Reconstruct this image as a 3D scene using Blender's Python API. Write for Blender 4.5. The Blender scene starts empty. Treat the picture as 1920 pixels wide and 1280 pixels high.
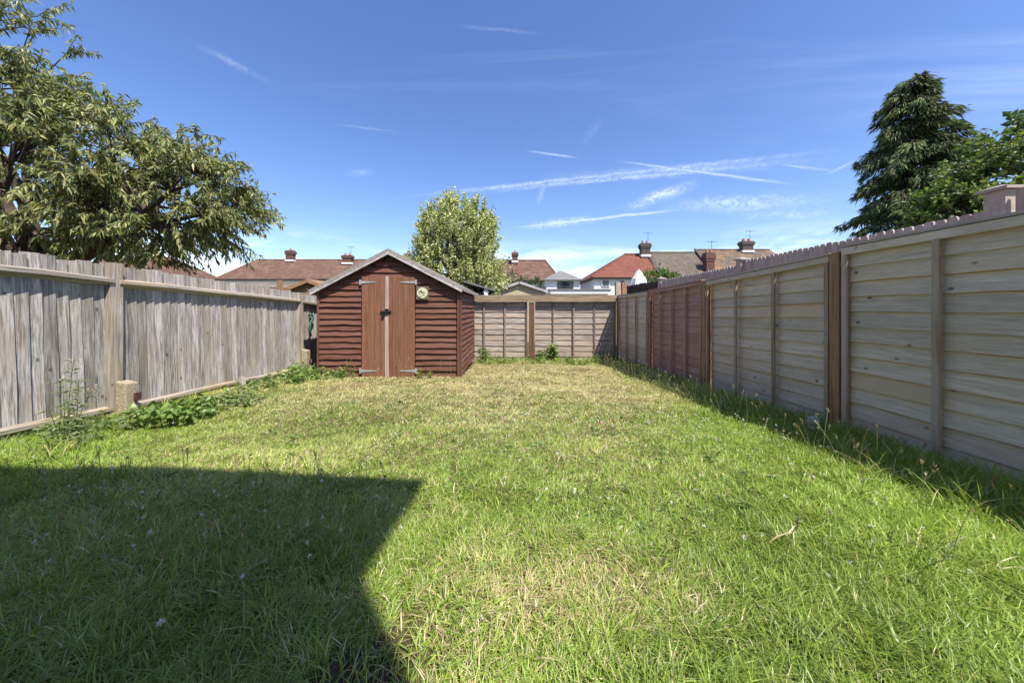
import bpy, math, random
import numpy as np
from mathutils import Matrix, Vector

random.seed(7)
rng = np.random.default_rng(11)
SC = bpy.context.scene
COL = SC.collection

# ------------------------------------------------------------------ camera
F, CX, CY, HC = 650.0, 958.0, 579.0, 0.86      # focal length and vanishing point in photo pixels, eye height
cam = bpy.data.cameras.new('camera')
cam.sensor_width = 36.0
cam.lens = 36.0 * F / 1920.0
cam.shift_x = (960 - CX) / 1920.0
cam.shift_y = -(640 - CY) / 1920.0
cam.clip_start = 0.02
cam.clip_end = 3000
camo = bpy.data.objects.new('camera', cam)
COL.objects.link(camo)
camo.location = (0, 0, HC)
camo.rotation_euler = (math.radians(90), 0, 0)
SC.camera = camo

# ------------------------------------------------------------------ sky, sun, exposure
SUN = Vector((0.38, -0.50, 1.0)).normalized()
SUN_EL = math.asin(SUN.z)
SUN_AZ = math.atan2(SUN.x, SUN.y)
SC.view_settings.view_transform = 'Standard'
SC.view_settings.look = 'None'
SC.view_settings.exposure = 0.81
SC.view_settings.gamma = 1.0

sun = bpy.data.lights.new('sun', 'SUN')
sun.energy = 4.4
sun.angle = math.radians(0.55)
sun.color = (1.0, 0.955, 0.88)
suno = bpy.data.objects.new('sun', sun)
COL.objects.link(suno)
suno.rotation_euler = (-SUN).to_track_quat('-Z', 'Y').to_euler()
suno.location = (8, -10, 20)


def N(nt, typ, inp=None, **props):
    n = nt.nodes.new(typ)
    for k, v in props.items():
        setattr(n, k, v)
    for k, v in (inp or {}).items():
        s = n.inputs[k]
        if isinstance(v, bpy.types.NodeSocket):
            nt.links.new(v, s)
        else:
            s.default_value = v
    return n


def M_(nt, op, a, b=0.0, c=0.0, clamp=False):
    n = N(nt, 'ShaderNodeMath', {0: a, 1: b, 2: c}, operation=op)
    n.use_clamp = clamp
    return n.outputs[0]


def VM(nt, op, a, b=(0, 0, 0)):
    n = N(nt, 'ShaderNodeVectorMath', {0: a, 1: b}, operation=op)
    return n.outputs['Value'] if op in ('DOT_PRODUCT', 'LENGTH') else n.outputs[0]


def MIX(nt, f, a, b, blend='MIX'):
    n = N(nt, 'ShaderNodeMix', {0: f, 6: a, 7: b}, data_type='RGBA', blend_type=blend)
    return n.outputs[2]


def SMOOTH(nt, v, lo, hi, a=0.0, b=1.0):
    n = N(nt, 'ShaderNodeMapRange', {0: v, 1: lo, 2: hi, 3: a, 4: b}, interpolation_type='SMOOTHSTEP')
    return n.outputs[0]


def NOISE(nt, vec, scale, detail=4.0, rough=0.55, dist=0.0):
    return N(nt, 'ShaderNodeTexNoise', {'Vector': vec, 'Scale': scale, 'Detail': detail, 'Roughness': rough,
                                        'Distortion': dist}).outputs[0]


def MAP(nt, vec, scale=(1, 1, 1), loc=(0, 0, 0), rot=(0, 0, 0)):
    return N(nt, 'ShaderNodeMapping', {0: vec, 1: loc, 2: rot, 3: scale}).outputs[0]


def pdir(px, py):
    return Vector(((px - CX) / F, 1.0, (CY - py) / F)).normalized()


world = bpy.data.worlds.new('World')
SC.world = world
world.use_nodes = True
wt = world.node_tree
wt.nodes.clear()
sky = N(wt, 'ShaderNodeTexSky', sky_type='NISHITA')
sky.sun_disc = False
sky.sun_elevation = SUN_EL
sky.sun_rotation = SUN_AZ
sky.altitude = 50
sky.air_density = 1.0
sky.dust_density = 0.6
sky.ozone_density = 2.2
tc = N(wt, 'ShaderNodeTexCoord').outputs['Generated']
sep = N(wt, 'ShaderNodeSeparateXYZ', {0: tc})
dz = M_(wt, 'MAXIMUM', sep.outputs[2], 0.0)
den = M_(wt, 'ADD', dz, 0.09)
cp = N(wt, 'ShaderNodeCombineXYZ', {0: M_(wt, 'DIVIDE', sep.outputs[0], den), 1: M_(wt, 'DIVIDE', sep.outputs[1], den), 2: 0.0}).outputs[0]
# high thin cirrus spread on a plane far above: long streaks
c1 = NOISE(wt, MAP(wt, cp, (0.34, 1.5, 1), (3.1, 0.4, 0), (0, 0, 0.30)), 1.0, 7, 0.62, 0.9)
c2 = NOISE(wt, MAP(wt, cp, (0.22, 0.35, 1), (1.7, 5.2, 0)), 1.0, 3, 0.5)
cir = M_(wt, 'MULTIPLY', SMOOTH(wt, c1, 0.50, 0.80), SMOOTH(wt, c2, 0.44, 0.66))
cir = M_(wt, 'MULTIPLY', cir, 0.55)
# low bank near the horizon
hb = NOISE(wt, MAP(wt, tc, (5.0, 5.0, 22.0)), 1.0, 6, 0.6, 0.4)
hz = M_(wt, 'MULTIPLY', SMOOTH(wt, sep.outputs[2], 0.21, 0.10), SMOOTH(wt, hb, 0.42, 0.66))
cir = M_(wt, 'MAXIMUM', cir, M_(wt, 'MULTIPLY', hz, 0.75))
# contrails: great-circle bands, broken up by noise
wob = NOISE(wt, tc, 14.0, 4, 0.6)
puff = NOISE(wt, MAP(wt, tc, (1, 1, 1.6)), 38.0, 7, 0.72, 1.6)


def contrail(p0, p1, width, strength, rag=0.5, fade=0.12):
    a, b = pdir(*p0), pdir(*p1)
    n = a.cross(b).normalized()
    mid = (a + b).normalized()
    t = n.cross(mid).normalized()
    half = math.asin(min(1.0, (b - a).length / 2))
    d = VM(wt, 'DOT_PRODUCT', tc, tuple(n))
    d = M_(wt, 'ADD', d, M_(wt, 'MULTIPLY', M_(wt, 'SUBTRACT', wob, 0.5), width * 1.6))
    d = M_(wt, 'ABSOLUTE', d)
    al = M_(wt, 'ABSOLUTE', VM(wt, 'DOT_PRODUCT', tc, tuple(t)))
    front = M_(wt, 'GREATER_THAN', VM(wt, 'DOT_PRODUCT', tc, tuple(mid)), 0.0)
    e = M_(wt, 'POWER', SMOOTH(wt, d, width * 1.25, 0.0), 1.4)
    l = SMOOTH(wt, al, math.sin(half), math.sin(max(half - fade, 0.005)))
    pf = SMOOTH(wt, puff, 0.34, 0.66, 1.0 - rag, 1.0)
    return M_(wt, 'MULTIPLY', M_(wt, 'MULTIPLY', e, l), M_(wt, 'MULTIPLY', M_(wt, 'MULTIPLY', pf, front), strength))


trails = [((720, 373), (1660, 273), 0.0075, 0.30, 0.8, 0.35), ((850, 364), (1650, 288), 0.0085, 0.28, 0.85, 0.35),
          ((980, 338), (1620, 296), 0.018, 0.16, 0.7, 0.30),
          ((1140, 300), (1520, 350), 0.0042, 0.34, 0.4, 0.14), ((980, 281), (1092, 297), 0.0036, 0.28, 0.4, 0.06),
          ((945, 429), (1300, 390), 0.0048, 0.42, 0.4, 0.14), ((1440, 306), (1580, 322), 0.0038, 0.20, 0.4, 0.07),
          ((1545, 330), (1612, 297), 0.0038, 0.18, 0.4, 0.04), ((340, 70), (525, 165), 0.0085, 0.13, 0.9, 0.16),
          ((610, 232), (760, 249), 0.0036, 0.10, 0.6, 0.10), ((830, 45), (1035, 66), 0.0048, 0.08, 0.6, 0.14),
          ((1005, 392), (1025, 335), 0.0100, 0.16, 0.6, 0.04), ((1085, 280), (1135, 210), 0.0150, 0.05, 0.8, 0.05),
          ((975, 426), (1130, 409), 0.0140, 0.34, 0.95, 0.07),
          ((1160, 393), (1320, 340), 0.0190, 0.55, 0.95, 0.12), ((1220, 387), (1620, 371), 0.0230, 0.30, 0.9, 0.20),
          ((1360, 405), (1610, 397), 0.0170, 0.20, 0.9, 0.16), ((635, 331), (710, 322), 0.0120, 0.10, 0.9, 0.05)]
for tr in trails:
    cir = M_(wt, 'MAXIMUM', cir, contrail(*tr))
cir = M_(wt, 'MINIMUM', cir, 0.92)
blue = N(wt, 'ShaderNodeHueSaturation', {'Hue': 0.513, 'Saturation': 1.18, 'Value': 0.92, 'Color': sky.outputs[0]}).outputs[0]
skyc = MIX(wt, cir, blue, (6.3, 6.8, 7.5, 1))
bg = N(wt, 'ShaderNodeBackground', {0: skyc, 1: 0.142})
N(wt, 'ShaderNodeOutputWorld', {0: bg.outputs[0]})

# ------------------------------------------------------------------ helpers


def vnoise(x, y, scale, seed=0):
    g = np.random.default_rng(seed).random((64, 64))
    u, v = np.asarray(x) / scale + 17.3, np.asarray(y) / scale + 9.1
    i, j = np.floor(u).astype(int), np.floor(v).astype(int)
    fu, fv = u - i, v - j
    fu, fv = fu * fu * (3 - 2 * fu), fv * fv * (3 - 2 * fv)
    a, b = g[i % 64, j % 64], g[(i + 1) % 64, j % 64]
    c, d = g[i % 64, (j + 1) % 64], g[(i + 1) % 64, (j + 1) % 64]
    return (a * (1 - fu) + b * fu) * (1 - fv) + (c * (1 - fu) + d * fu) * fv


def ground(x, y):
    y_ = np.clip(y, 0.0, 9.0)
    z = -0.052 * y_
    inside = ((np.asarray(y) < 8.5) & (np.abs(np.asarray(x)) < 3.9)).astype(float)
    return z + inside * ((vnoise(x, y, 0.9, 3) - 0.5) * 0.05 + (vnoise(x, y, 0.28, 4) - 0.5) * 0.022)


def gz(x, y):
    return float(ground(np.array([x]), np.array([y]))[0])


def P(px, py, Y):
    return Vector(((px - CX) * Y / F, Y, HC + (CY - py) * Y / F))


WM = {}                                            # world matrices of what is already placed


def link(o, parent=None, Mw=None):
    COL.objects.link(o)
    Mw = Mw if Mw is not None else Matrix.Identity(4)
    if parent is not None:
        o.parent = parent
        o.matrix_basis = WM[parent.name].inverted() @ Mw
    else:
        o.matrix_basis = Mw
    WM[o.name] = Mw.copy()
    return o


def tag(o, label=None, cat=None, group=None, kind=None):
    if label: o['label'] = label
    if cat: o['category'] = cat
    if group: o['group'] = group
    if kind: o['kind'] = kind
    return o


def thing(name, loc, label, cat, group=None):
    o = bpy.data.objects.new(name, None)
    o.empty_display_size = 0.1
    link(o, None, Matrix.Translation(Vector(loc)))
    return tag(o, label, cat, group)


def mesh_np(name, V, tris=None, quads=None, mat=None, col=None, smooth=False):
    V = np.asarray(V, dtype=np.float32)
    tris = np.zeros((0, 3), np.int32) if tris is None else np.asarray(tris, np.int32)
    quads = np.zeros((0, 4), np.int32) if quads is None else np.asarray(quads, np.int32)
    me = bpy.data.meshes.new(name)
    me.vertices.add(len(V))
    me.vertices.foreach_set('co', V.ravel())
    idx = np.concatenate([tris.ravel(), quads.ravel()])
    me.loops.add(len(idx))
    me.loops.foreach_set('vertex_index', idx.astype(np.int32))
    nt, nq = len(tris), len(quads)
    me.polygons.add(nt + nq)
    starts = np.concatenate([np.arange(nt) * 3, nt * 3 + np.arange(nq) * 4]).astype(np.int32)
    me.polygons.foreach_set('loop_start', starts)
    me.polygons.foreach_set('use_smooth', np.full(nt + nq, bool(smooth)))
    if col is not None:
        at = me.attributes.new('Col', 'FLOAT_COLOR', 'POINT')
        c4 = np.ones((len(V), 4), np.float32)
        c4[:, :3] = col
        at.data.foreach_set('color', c4.ravel())
    me.update(calc_edges=True)
    me.validate()
    if mat: me.materials.append(mat)
    return me


class MB:
    """collects shapes given in world space and links them as one mesh"""
    def __init__(s):
        s.v, s.f = [], []

    def poly(s, pts, faces):
        k = len(s.v)
        s.v += [Vector(p) for p in pts]
        s.f += [tuple(i + k for i in f) for f in faces]
        return s

    def box(s, x0, x1, y0, y1, z0, z1, M=None):
        p = [Vector(q) for q in ((x0, y0, z0), (x1, y0, z0), (x1, y1, z0), (x0, y1, z0), (x0, y0, z1), (x1, y0, z1), (x1, y1, z1), (x0, y1, z1))]
        if M is not None: p = [M @ q for q in p]
        return s.poly(p, [(0, 3, 2, 1), (4, 5, 6, 7), (0, 1, 5, 4), (1, 2, 6, 5), (2, 3, 7, 6), (3, 0, 4, 7)])

    def cyl(s, a, b, r0, r1, n=10):
        a, b = Vector(a), Vector(b)
        d = (b - a).normalized()
        u = d.orthogonal().normalized()
        w = d.cross(u)
        pts = []
        for c, r in ((a, r0), (b, r1)):
            pts += [c + (u * math.cos(t) + w * math.sin(t)) * r for t in [2 * math.pi * i / n for i in range(n)]]
        fs = [(i, (i + 1) % n, n + (i + 1) % n, n + i) for i in range(n)]
        fs += [tuple(reversed(range(n))), tuple(range(n, 2 * n))]
        return s.poly(pts, fs)

    def prism(s, prof, M, t):
        """profile in local XY, extruded along local Z by t"""
        n = len(prof)
        pts = [M @ Vector((x, y, 0)) for x, y in prof] + [M @ Vector((x, y, t)) for x, y in prof]
        fs = [tuple(reversed(range(n))), tuple(range(n, 2 * n))] + [(i, (i + 1) % n, n + (i + 1) % n, n + i) for i in range(n)]
        return s.poly(pts, fs)

    def build(s, name, mat, parent=None, bevel=0.0, smooth=False):
        o0 = WM[parent.name].translation if parent is not None else Vector((0, 0, 0))
        me = bpy.data.meshes.new(name)
        inv = WM[parent.name].inverted() if parent is not None else Matrix.Identity(4)
        me.from_pydata([tuple(inv @ v) for v in s.v], [], s.f)
        me.materials.append(mat)
        if smooth:
            for p in me.polygons: p.use_smooth = True
        me.update()
        o = bpy.data.objects.new(name, me)
        link(o, parent, WM[parent.name] if parent is not None else None)
        if bevel > 0:
            b = o.modifiers.new('bevel', 'BEVEL')
            b.width = bevel
            b.segments = 2
            b.limit_method = 'ANGLE'
        return o


def frame(o, x, y, z):
    """matrix with columns x, y, z at o"""
    m = Matrix.Identity(4)
    for i, a in enumerate((x, y, z)):
        for r in range(3): m[r][i] = a[r]
    for r in range(3): m[r][3] = o[r]
    return m


def board_mesh(name, L, Wd, T0, T1, mat, n=4, wany=0.0, warp=0.0, seed=0, chop=0.0):
    """a sawn board, length along local X from 0, width along local Y from 0, faces in Z; T0/T1 thickness at the two edges"""
    r = random.Random(seed)
    V, Q = [], []
    for i in range(n + 1):
        x = L * i / n
        lo = r.uniform(-wany, wany)
        hi = r.uniform(-wany, wany) * 0.4
        wz = r.uniform(-warp, warp)
        dx = r.uniform(-chop, chop) if i in (0, n) else 0
        V += [(x + dx, lo, wz), (x + dx * 0.4, Wd + hi, wz), (x + dx * 0.4, Wd + hi, wz + T1), (x + dx, lo, wz + T0)]
    for i in range(n):
        a, b = i * 4, i * 4 + 4
        for k in range(4):
            Q.append((a + k, a + (k + 1) % 4, b + (k + 1) % 4, b + k))
    Q.append((3, 2, 1, 0))
    Q.append((n * 4, n * 4 + 1, n * 4 + 2, n * 4 + 3))
    return mesh_np(name, V, None, [tuple(reversed(q)) for q in Q], mat)


def put(name, me, parent, Mw):
    return link(bpy.data.objects.new(name, me), parent, Mw)


def tubes(lines, n=6):
    """polylines of (point, radius) -> verts, quads"""
    V, Q = [], []
    for ln in lines:
        k0 = len(V)
        for i, (p, r) in enumerate(ln):
            d = (ln[min(i + 1, len(ln) - 1)][0] - ln[max(i - 1, 0)][0])
            d = d.normalized() if d.length > 1e-6 else Vector((0, 0, 1))
            u = d.cross(Vector((0.31, 0.17, 0.93)))
            u = u.normalized() if u.length > 1e-3 else Vector((1, 0, 0))
            w = d.cross(u)
            for k in range(n):
                t = 2 * math.pi * k / n
                V.append(p + (u * math.cos(t) + w * math.sin(t)) * r)
        for i in range(len(ln) - 1):
            a, b = k0 + i * n, k0 + (i + 1) * n
            for k in range(n):
                Q.append((a + k, a + (k + 1) % n, b + (k + 1) % n, b + k))
    return [tuple(v) for v in V], Q


def leaf_arrays(Pb, D, L, Wd, col, fold=0.25, droop=0.2):
    """one folded, bent leaf per row: 5 verts, 4 triangles"""
    Pb, D = np.asarray(Pb, float), np.asarray(D, float)
    n = len(Pb)
    D /= np.linalg.norm(D, axis=1, keepdims=True) + 1e-9
    R = rng.normal(size=(n, 3))
    S = np.cross(D, R)
    S /= np.linalg.norm(S, axis=1, keepdims=True) + 1e-9
    U = np.cross(S, D)
    L = np.asarray(L).reshape(-1, 1) * np.ones((n, 1))
    Wd = np.asarray(Wd).reshape(-1, 1) * np.ones((n, 1))
    dn = np.array([[0, 0, -1.0]])
    mid = Pb + D * L * 0.45 - U * Wd * fold
    lf = Pb + D * L * 0.42 + S * Wd * 0.5
    rt = Pb + D * L * 0.42 - S * Wd * 0.5
    tip = Pb + D * L + dn * L * droop
    V = np.stack([Pb, lf, mid, rt, tip], axis=1).reshape(-1, 3)
    b = (np.arange(n) * 5)[:, None]
    T = np.concatenate([b + np.array([[0, 2, 1]]), b + np.array([[2, 4, 1]]), b + np.array([[0, 3, 2]]), b + np.array([[2, 3, 4]])])
    C = np.repeat(np.asarray(col), 5, axis=0)
    return V, T, C


# ------------------------------------------------------------------ materials


def mk(name):
    m = bpy.data.materials.new(name)
    m.use_nodes = True
    nt = m.node_tree
    return m, nt, nt.nodes['Principled BSDF']


def wood(name, dark, light, tint=None, gx=1.2, gy=24.0, rough=0.85, knots=0.5, var=0.22, bump=0.35, stain=None, stain_amt=0.0, strip=None, strip_c=(.5, .28, .13), con=0.11):
    """weathered timber, grain along local X"""
    m, nt, b = mk(name)
    oi = N(nt, 'ShaderNodeObjectInfo').outputs['Random']
    co = N(nt, 'ShaderNodeTexCoord').outputs['Object']
    off = N(nt, 'ShaderNodeCombineXYZ', {0: M_(nt, 'MULTIPLY', oi, 37.0), 1: M_(nt, 'MULTIPLY', oi, 91.0), 2: M_(nt, 'MULTIPLY', oi, 53.0)}).outputs[0]
    v = VM(nt, 'ADD', co, off)
    n1 = NOISE(nt, MAP(nt, v, (gx, gy, gy)), 1.0, 6, 0.66, 0.6)
    n2 = NOISE(nt, MAP(nt, v, (gx * 3, gy * 4, gy * 4)), 1.0, 4, 0.7)
    n3 = NOISE(nt, MAP(nt, v, (1.0, 2.2, 2.2)), 1.7, 3, 0.55)
    g = M_(nt, 'ADD', M_(nt, 'MULTIPLY', n1, 0.5), M_(nt, 'MULTIPLY', n2, 0.5))
    fac = SMOOTH(nt, g, 0.5 - con, 0.5 + con)
    c = MIX(nt, fac, (*dark, 1), (*light, 1))
    if tint is not None:
        r2 = M_(nt, 'FRACT', M_(nt, 'MULTIPLY', oi, 7.31))
        c = MIX(nt, M_(nt, 'MULTIPLY', SMOOTH(nt, n3, 0.38, 0.66), M_(nt, 'MULTIPLY', r2, 1.0)), c, (*tint, 1))
    if stain is not None:
        n4 = NOISE(nt, MAP(nt, v, (0.8, 6.0, 6.0)), 1.3, 4, 0.6)
        c = MIX(nt, M_(nt, 'MULTIPLY', SMOOTH(nt, n4, 0.5, 0.72), stain_amt), c, (*stain, 1))
    if knots > 0:
        vo = N(nt, 'ShaderNodeTexVoronoi', {'Vector': MAP(nt, v, (6.0, 10.0, 10.0)), 'Scale': 1.0})
        k = SMOOTH(nt, vo.outputs['Distance'], 0.16, 0.05)
        k = M_(nt, 'MULTIPLY', k, SMOOTH(nt, N(nt, 'ShaderNodeSeparateColor', {0: vo.outputs['Color']}).outputs[0], 0.55, 0.60))
        c = MIX(nt, M_(nt, 'MULTIPLY', k, knots), c, (dark[0] * 0.35, dark[1] * 0.3, dark[2] * 0.28, 1))
    if strip is not None:
        yy = N(nt, 'ShaderNodeSeparateXYZ', {0: co}).outputs[1]
        yy = M_(nt, 'ADD', yy, M_(nt, 'MULTIPLY', M_(nt, 'SUBTRACT', NOISE(nt, MAP(nt, v, (2.2, 1, 1)), 1.0, 3), 0.5), 0.022))
        c = MIX(nt, SMOOTH(nt, yy, strip - 0.002, strip + 0.002, 0.0, 0.85), c, (*strip_c, 1))
    val = N(nt, 'ShaderNodeMapRange', {0: oi, 1: 0.0, 2: 1.0, 3: 1.0 - var, 4: 1.0 + var}).outputs[0]
    c = MIX(nt, 1.0, c, N(nt, 'ShaderNodeCombineColor', {0: val, 1: val, 2: val}).outputs[0], 'MULTIPLY')
    nt.links.new(c, b.inputs['Base Color'])
    b.inputs['Roughness'].default_value = rough
    b.inputs['Specular IOR Level'].default_value = 0.25
    bp = N(nt, 'ShaderNodeBump', {'Height': g, 'Strength': bump, 'Distance': 0.006})
    nt.links.new(bp.outputs[0], b.inputs['Normal'])
    return m


def plain(name, c, rough=0.6, metal=0.0, nscale=0.0, namt=0.25, bump=0.0, c2=None):
    m, nt, b = mk(name)
    b.inputs['Roughness'].default_value = rough
    b.inputs['Metallic'].default_value = metal
    if nscale > 0:
        co = N(nt, 'ShaderNodeTexCoord').outputs['Object']
        n = NOISE(nt, co, nscale, 6, 0.65)
        c2 = c2 or tuple(max(0, x * (1 - namt * 1.6)) for x in c)
        cc = MIX(nt, SMOOTH(nt, n, 0.35, 0.65), (*c2, 1), (*c, 1))
        nt.links.new(cc, b.inputs['Base Color'])
        if bump:
            nt.links.new(N(nt, 'ShaderNodeBump', {'Height': n, 'Strength': bump, 'Distance': 0.01}).outputs[0], b.inputs['Normal'])
    else:
        b.inputs['Base Color'].default_value = (*c, 1)
    return m


def tile_mat(name, c, c2, moss=None, moss_amt=0.0):
    """far roof tiles: courses too small to pick apart"""
    m, nt, b = mk(name)
    co = N(nt, 'ShaderNodeTexCoord').outputs['Object']
    br = N(nt, 'ShaderNodeTexBrick', {'Vector': MAP(nt, co, (1, 1, 1), (0, 0, 0), (math.radians(90), 0, 0)), 'Color1': (*c, 1), 'Color2': (*c2, 1),
                                      'Mortar': (c[0] * .35, c[1] * .35, c[2] * .35, 1), 'Scale': 1.6, 'Mortar Size': 0.035, 'Brick Width': 0.5, 'Row Height': 0.36})
    n = NOISE(nt, co, 0.9, 6, 0.7)
    n2 = NOISE(nt, co, 2.6, 6, 0.8)
    cc = MIX(nt, SMOOTH(nt, n2, 0.40, 0.64, 0.0, 0.8), br.outputs[0], (c2[0] * .55, c2[1] * .6, c2[2] * .65, 1))
    if moss:
        cc = MIX(nt, M_(nt, 'MULTIPLY', SMOOTH(nt, n, 0.48, 0.66), moss_amt), cc, (*moss, 1))
    nt.links.new(cc, b.inputs['Base Color'])
    b.inputs['Roughness'].default_value = 0.9
    return m


def brick_mat(name, c, c2, mortar, scale=4.4):
    m, nt, b = mk(name)
    co = N(nt, 'ShaderNodeTexCoord').outputs['Object']
    br = N(nt, 'ShaderNodeTexBrick', {'Vector': MAP(nt, co, (1, 1, 1), (0, 0, 0), (math.radians(90), 0, 0)), 'Color1': (*c, 1), 'Color2': (*c2, 1),
                                      'Mortar': (*mortar, 1), 'Scale': scale, 'Mortar Size': 0.02, 'Brick Width': 0.95, 'Row Height': 0.33})
    n = NOISE(nt, co, 3.0, 5, 0.7)
    cc = MIX(nt, SMOOTH(nt, n, 0.4, 0.7, 0.0, 0.5), br.outputs[0], (c[0] * .6, c[1] * .6, c[2] * .6, 1))
    nt.links.new(cc, b.inputs['Base Color'])
    b.inputs['Roughness'].default_value = 0.9
    return m


def leafy(name, trans=0.35, rough=0.5, spec=0.35):
    m, nt, b = mk(name)
    at = N(nt, 'ShaderNodeAttribute', attribute_name='Col').outputs['Color']
    nt.links.new(at, b.inputs['Base Color'])
    b.inputs['Roughness'].default_value = rough
    b.inputs['Specular IOR Level'].default_value = spec
    tr = N(nt, 'ShaderNodeBsdfTranslucent', {0: MIX(nt, 1.0, at, (1.25, 1.3, 0.7, 1), 'MULTIPLY')})
    mx = N(nt, 'ShaderNodeMixShader', {0: trans, 1: b.outputs[0], 2: tr.outputs[0]})
    out = [n for n in nt.nodes if n.type == 'OUTPUT_MATERIAL'][0]
    nt.links.new(mx.outputs[0], out.inputs[0])
    return m


MAT = {}
MAT['grey_board'] = wood('weathered grey board', (0.17, 0.145, 0.125), (0.54, 0.50, 0.465), tint=(0.33, 0.28, 0.20), gy=42, gx=2.2, knots=0.8, var=0.24, bump=0.6, stain=(0.17, 0.145, 0.11), stain_amt=0.6)
MAT['grey_rail'] = wood('weathered rail', (0.19, 0.155, 0.12), (0.52, 0.465, 0.39), tint=(0.42, 0.32, 0.20), gy=40, knots=0.7, var=0.15, bump=0.6, stain=(0.20, 0.165, 0.13), stain_amt=0.6)
MAT['lap_beige'] = wood('grey beige lap board', (0.46, 0.365, 0.275), (0.80, 0.685, 0.545), tint=(0.60, 0.45, 0.29), gy=46, gx=3.2, knots=0.95, var=0.12, bump=0.5, stain=(0.42, 0.37, 0.33), stain_amt=0.5, strip=0.1135, strip_c=(.50, .27, .12), con=0.20)
MAT['lap_red'] = wood('red brown lap board', (0.34, 0.185, 0.14), (0.52, 0.315, 0.25), tint=(0.46, 0.29, 0.22), gy=30, gx=1.0, knots=0.6, var=0.08, bump=0.2)
MAT['lap_back'] = wood('old lap board', (0.19, 0.15, 0.125), (0.50, 0.43, 0.37), tint=(0.40, 0.30, 0.22), gy=30, gx=1.6, knots=0.7, var=0.13, bump=0.4, stain=(0.18, 0.15, 0.13), stain_amt=0.5)
MAT['batten'] = wood('fence batten', (0.26, 0.175, 0.11), (0.46, 0.345, 0.24), tint=(0.45, 0.37, 0.30), gy=34, knots=0.3, var=0.12)
MAT['back_batten'] = wood('back fence batten', (0.15, 0.115, 0.09), (0.30, 0.24, 0.20), gy=34, knots=0.3, var=0.10)
MAT['brown_post'] = wood('brown treated post', (0.21, 0.112, 0.055), (0.42, 0.245, 0.13), tint=(0.33, 0.21, 0.13), gy=22, knots=0.4, var=0.12)
MAT['dark_post'] = wood('dark brown post', (0.085, 0.042, 0.026), (0.19, 0.10, 0.066), gy=26, knots=0.3, var=0.05)
MAT['cap_beam'] = wood('capping beam', (0.15, 0.105, 0.07), (0.36, 0.275, 0.18), tint=(0.27, 0.19, 0.12), gy=26, knots=0.4, var=0.05)
MAT['shed_board'] = wood('shed board', (0.095, 0.038, 0.024), (0.195, 0.086, 0.057), tint=(0.165, 0.082, 0.060), gy=26, knots=0.5, var=0.14, rough=0.7, bump=0.25)
MAT['shed_door'] = wood('shed door plank', (0.155, 0.066, 0.035), (0.275, 0.128, 0.074), tint=(0.23, 0.118, 0.078), gy=36, knots=0.45, var=0.06, rough=0.65, bump=0.2)
MAT['strip'] = wood('bare cover strip', (0.30, 0.23, 0.19), (0.52, 0.43, 0.37), gy=40, knots=0.2, var=0.08)
MAT['picket'] = wood('grey picket', (0.31, 0.265, 0.245), (0.47, 0.415, 0.385), tint=(0.46, 0.36, 0.28), gy=18, knots=0.6, var=0.10, bump=0.15)
MAT['dark_picket'] = wood('dark stained picket', (0.035, 0.022, 0.02), (0.075, 0.048, 0.045), gy=18, knots=0.2, var=0.2)
MAT['tan_wood'] = wood('tan shed board', (0.20, 0.125, 0.055), (0.34, 0.225, 0.11), gy=16, knots=0.3, var=0.1)
MAT['felt'] = plain('roofing felt', (0.34, 0.30, 0.265), 0.92, 0, 30, 0.25, 0.35, (0.20, 0.175, 0.155))
MAT['felt_edge'] = plain('felt edge', (0.50, 0.48, 0.46), 0.75, 0, 12, 0.2, 0.2, (0.33, 0.31, 0.29))
MAT['zinc'] = plain('galvanised steel', (0.52, 0.52, 0.52), 0.5, 0.3, 25, 0.2)
MAT['black_iron'] = plain('black iron', (0.025, 0.025, 0.027), 0.5, 0.4)
MAT['plaque_plate'] = plain('slate plate', (0.16, 0.135, 0.10), 0.7, 0, 30, 0.25)
MAT['plaque_disc'] = plain('cream disc', (0.70, 0.67, 0.42), 0.6, 0, 25, 0.12)
MAT['plaque_relief'] = plain('dark relief', (0.16, 0.15, 0.10), 0.7)
MAT['concrete'] = plain('pebbly concrete', (0.50, 0.42, 0.29), 0.95, 0, 70, 0.3, 0.9, (0.27, 0.21, 0.14))
MAT['rust'] = plain('rusty iron', (0.12, 0.05, 0.035), 0.9, 0.1, 60, 0.4, 0.4)
MAT['green_plastic'] = plain('green plastic', (0.012, 0.13, 0.085), 0.4)
MAT['lamp_glass'] = plain('frosted globe', (0.36, 0.37, 0.36), 0.18, 0, 18, 0.25)
MAT['cane'] = plain('bamboo cane', (0.50, 0.40, 0.25), 0.6, 0, 20, 0.2)
MAT['bark'] = plain('bark', (0.12, 0.085, 0.062), 0.95, 0, 14, 0.3, 0.6)
MAT['white_wall'] = plain('white render', (0.74, 0.74, 0.73), 0.9, 0, 2, 0.06)
MAT['cream_wall'] = plain('cream render', (0.62, 0.60, 0.55), 0.9, 0, 2, 0.08)
MAT['white_paint'] = plain('white paint', (0.80, 0.80, 0.80), 0.5)
MAT['grey_roof'] = plain('grey slate', (0.19, 0.182, 0.178), 0.85, 0, 3, 0.15)
MAT['dark_trim'] = plain('dark trim', (0.035, 0.033, 0.035), 0.6)
MAT['glass'] = plain('window glass', (0.03, 0.04, 0.05), 0.06)
MAT['tile_brown'] = tile_mat('brown tiles', (0.19, 0.092, 0.058), (0.145, 0.07, 0.046), (0.215, 0.15, 0.10), 0.5)
MAT['tile_red'] = tile_mat('red tiles', (0.26, 0.078, 0.044), (0.20, 0.06, 0.036), (0.20, 0.095, 0.065), 0.4)
MAT['tile_grey'] = tile_mat('lichened tiles', (0.165, 0.125, 0.088), (0.125, 0.095, 0.07), (0.18, 0.155, 0.105), 0.5)
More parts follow.
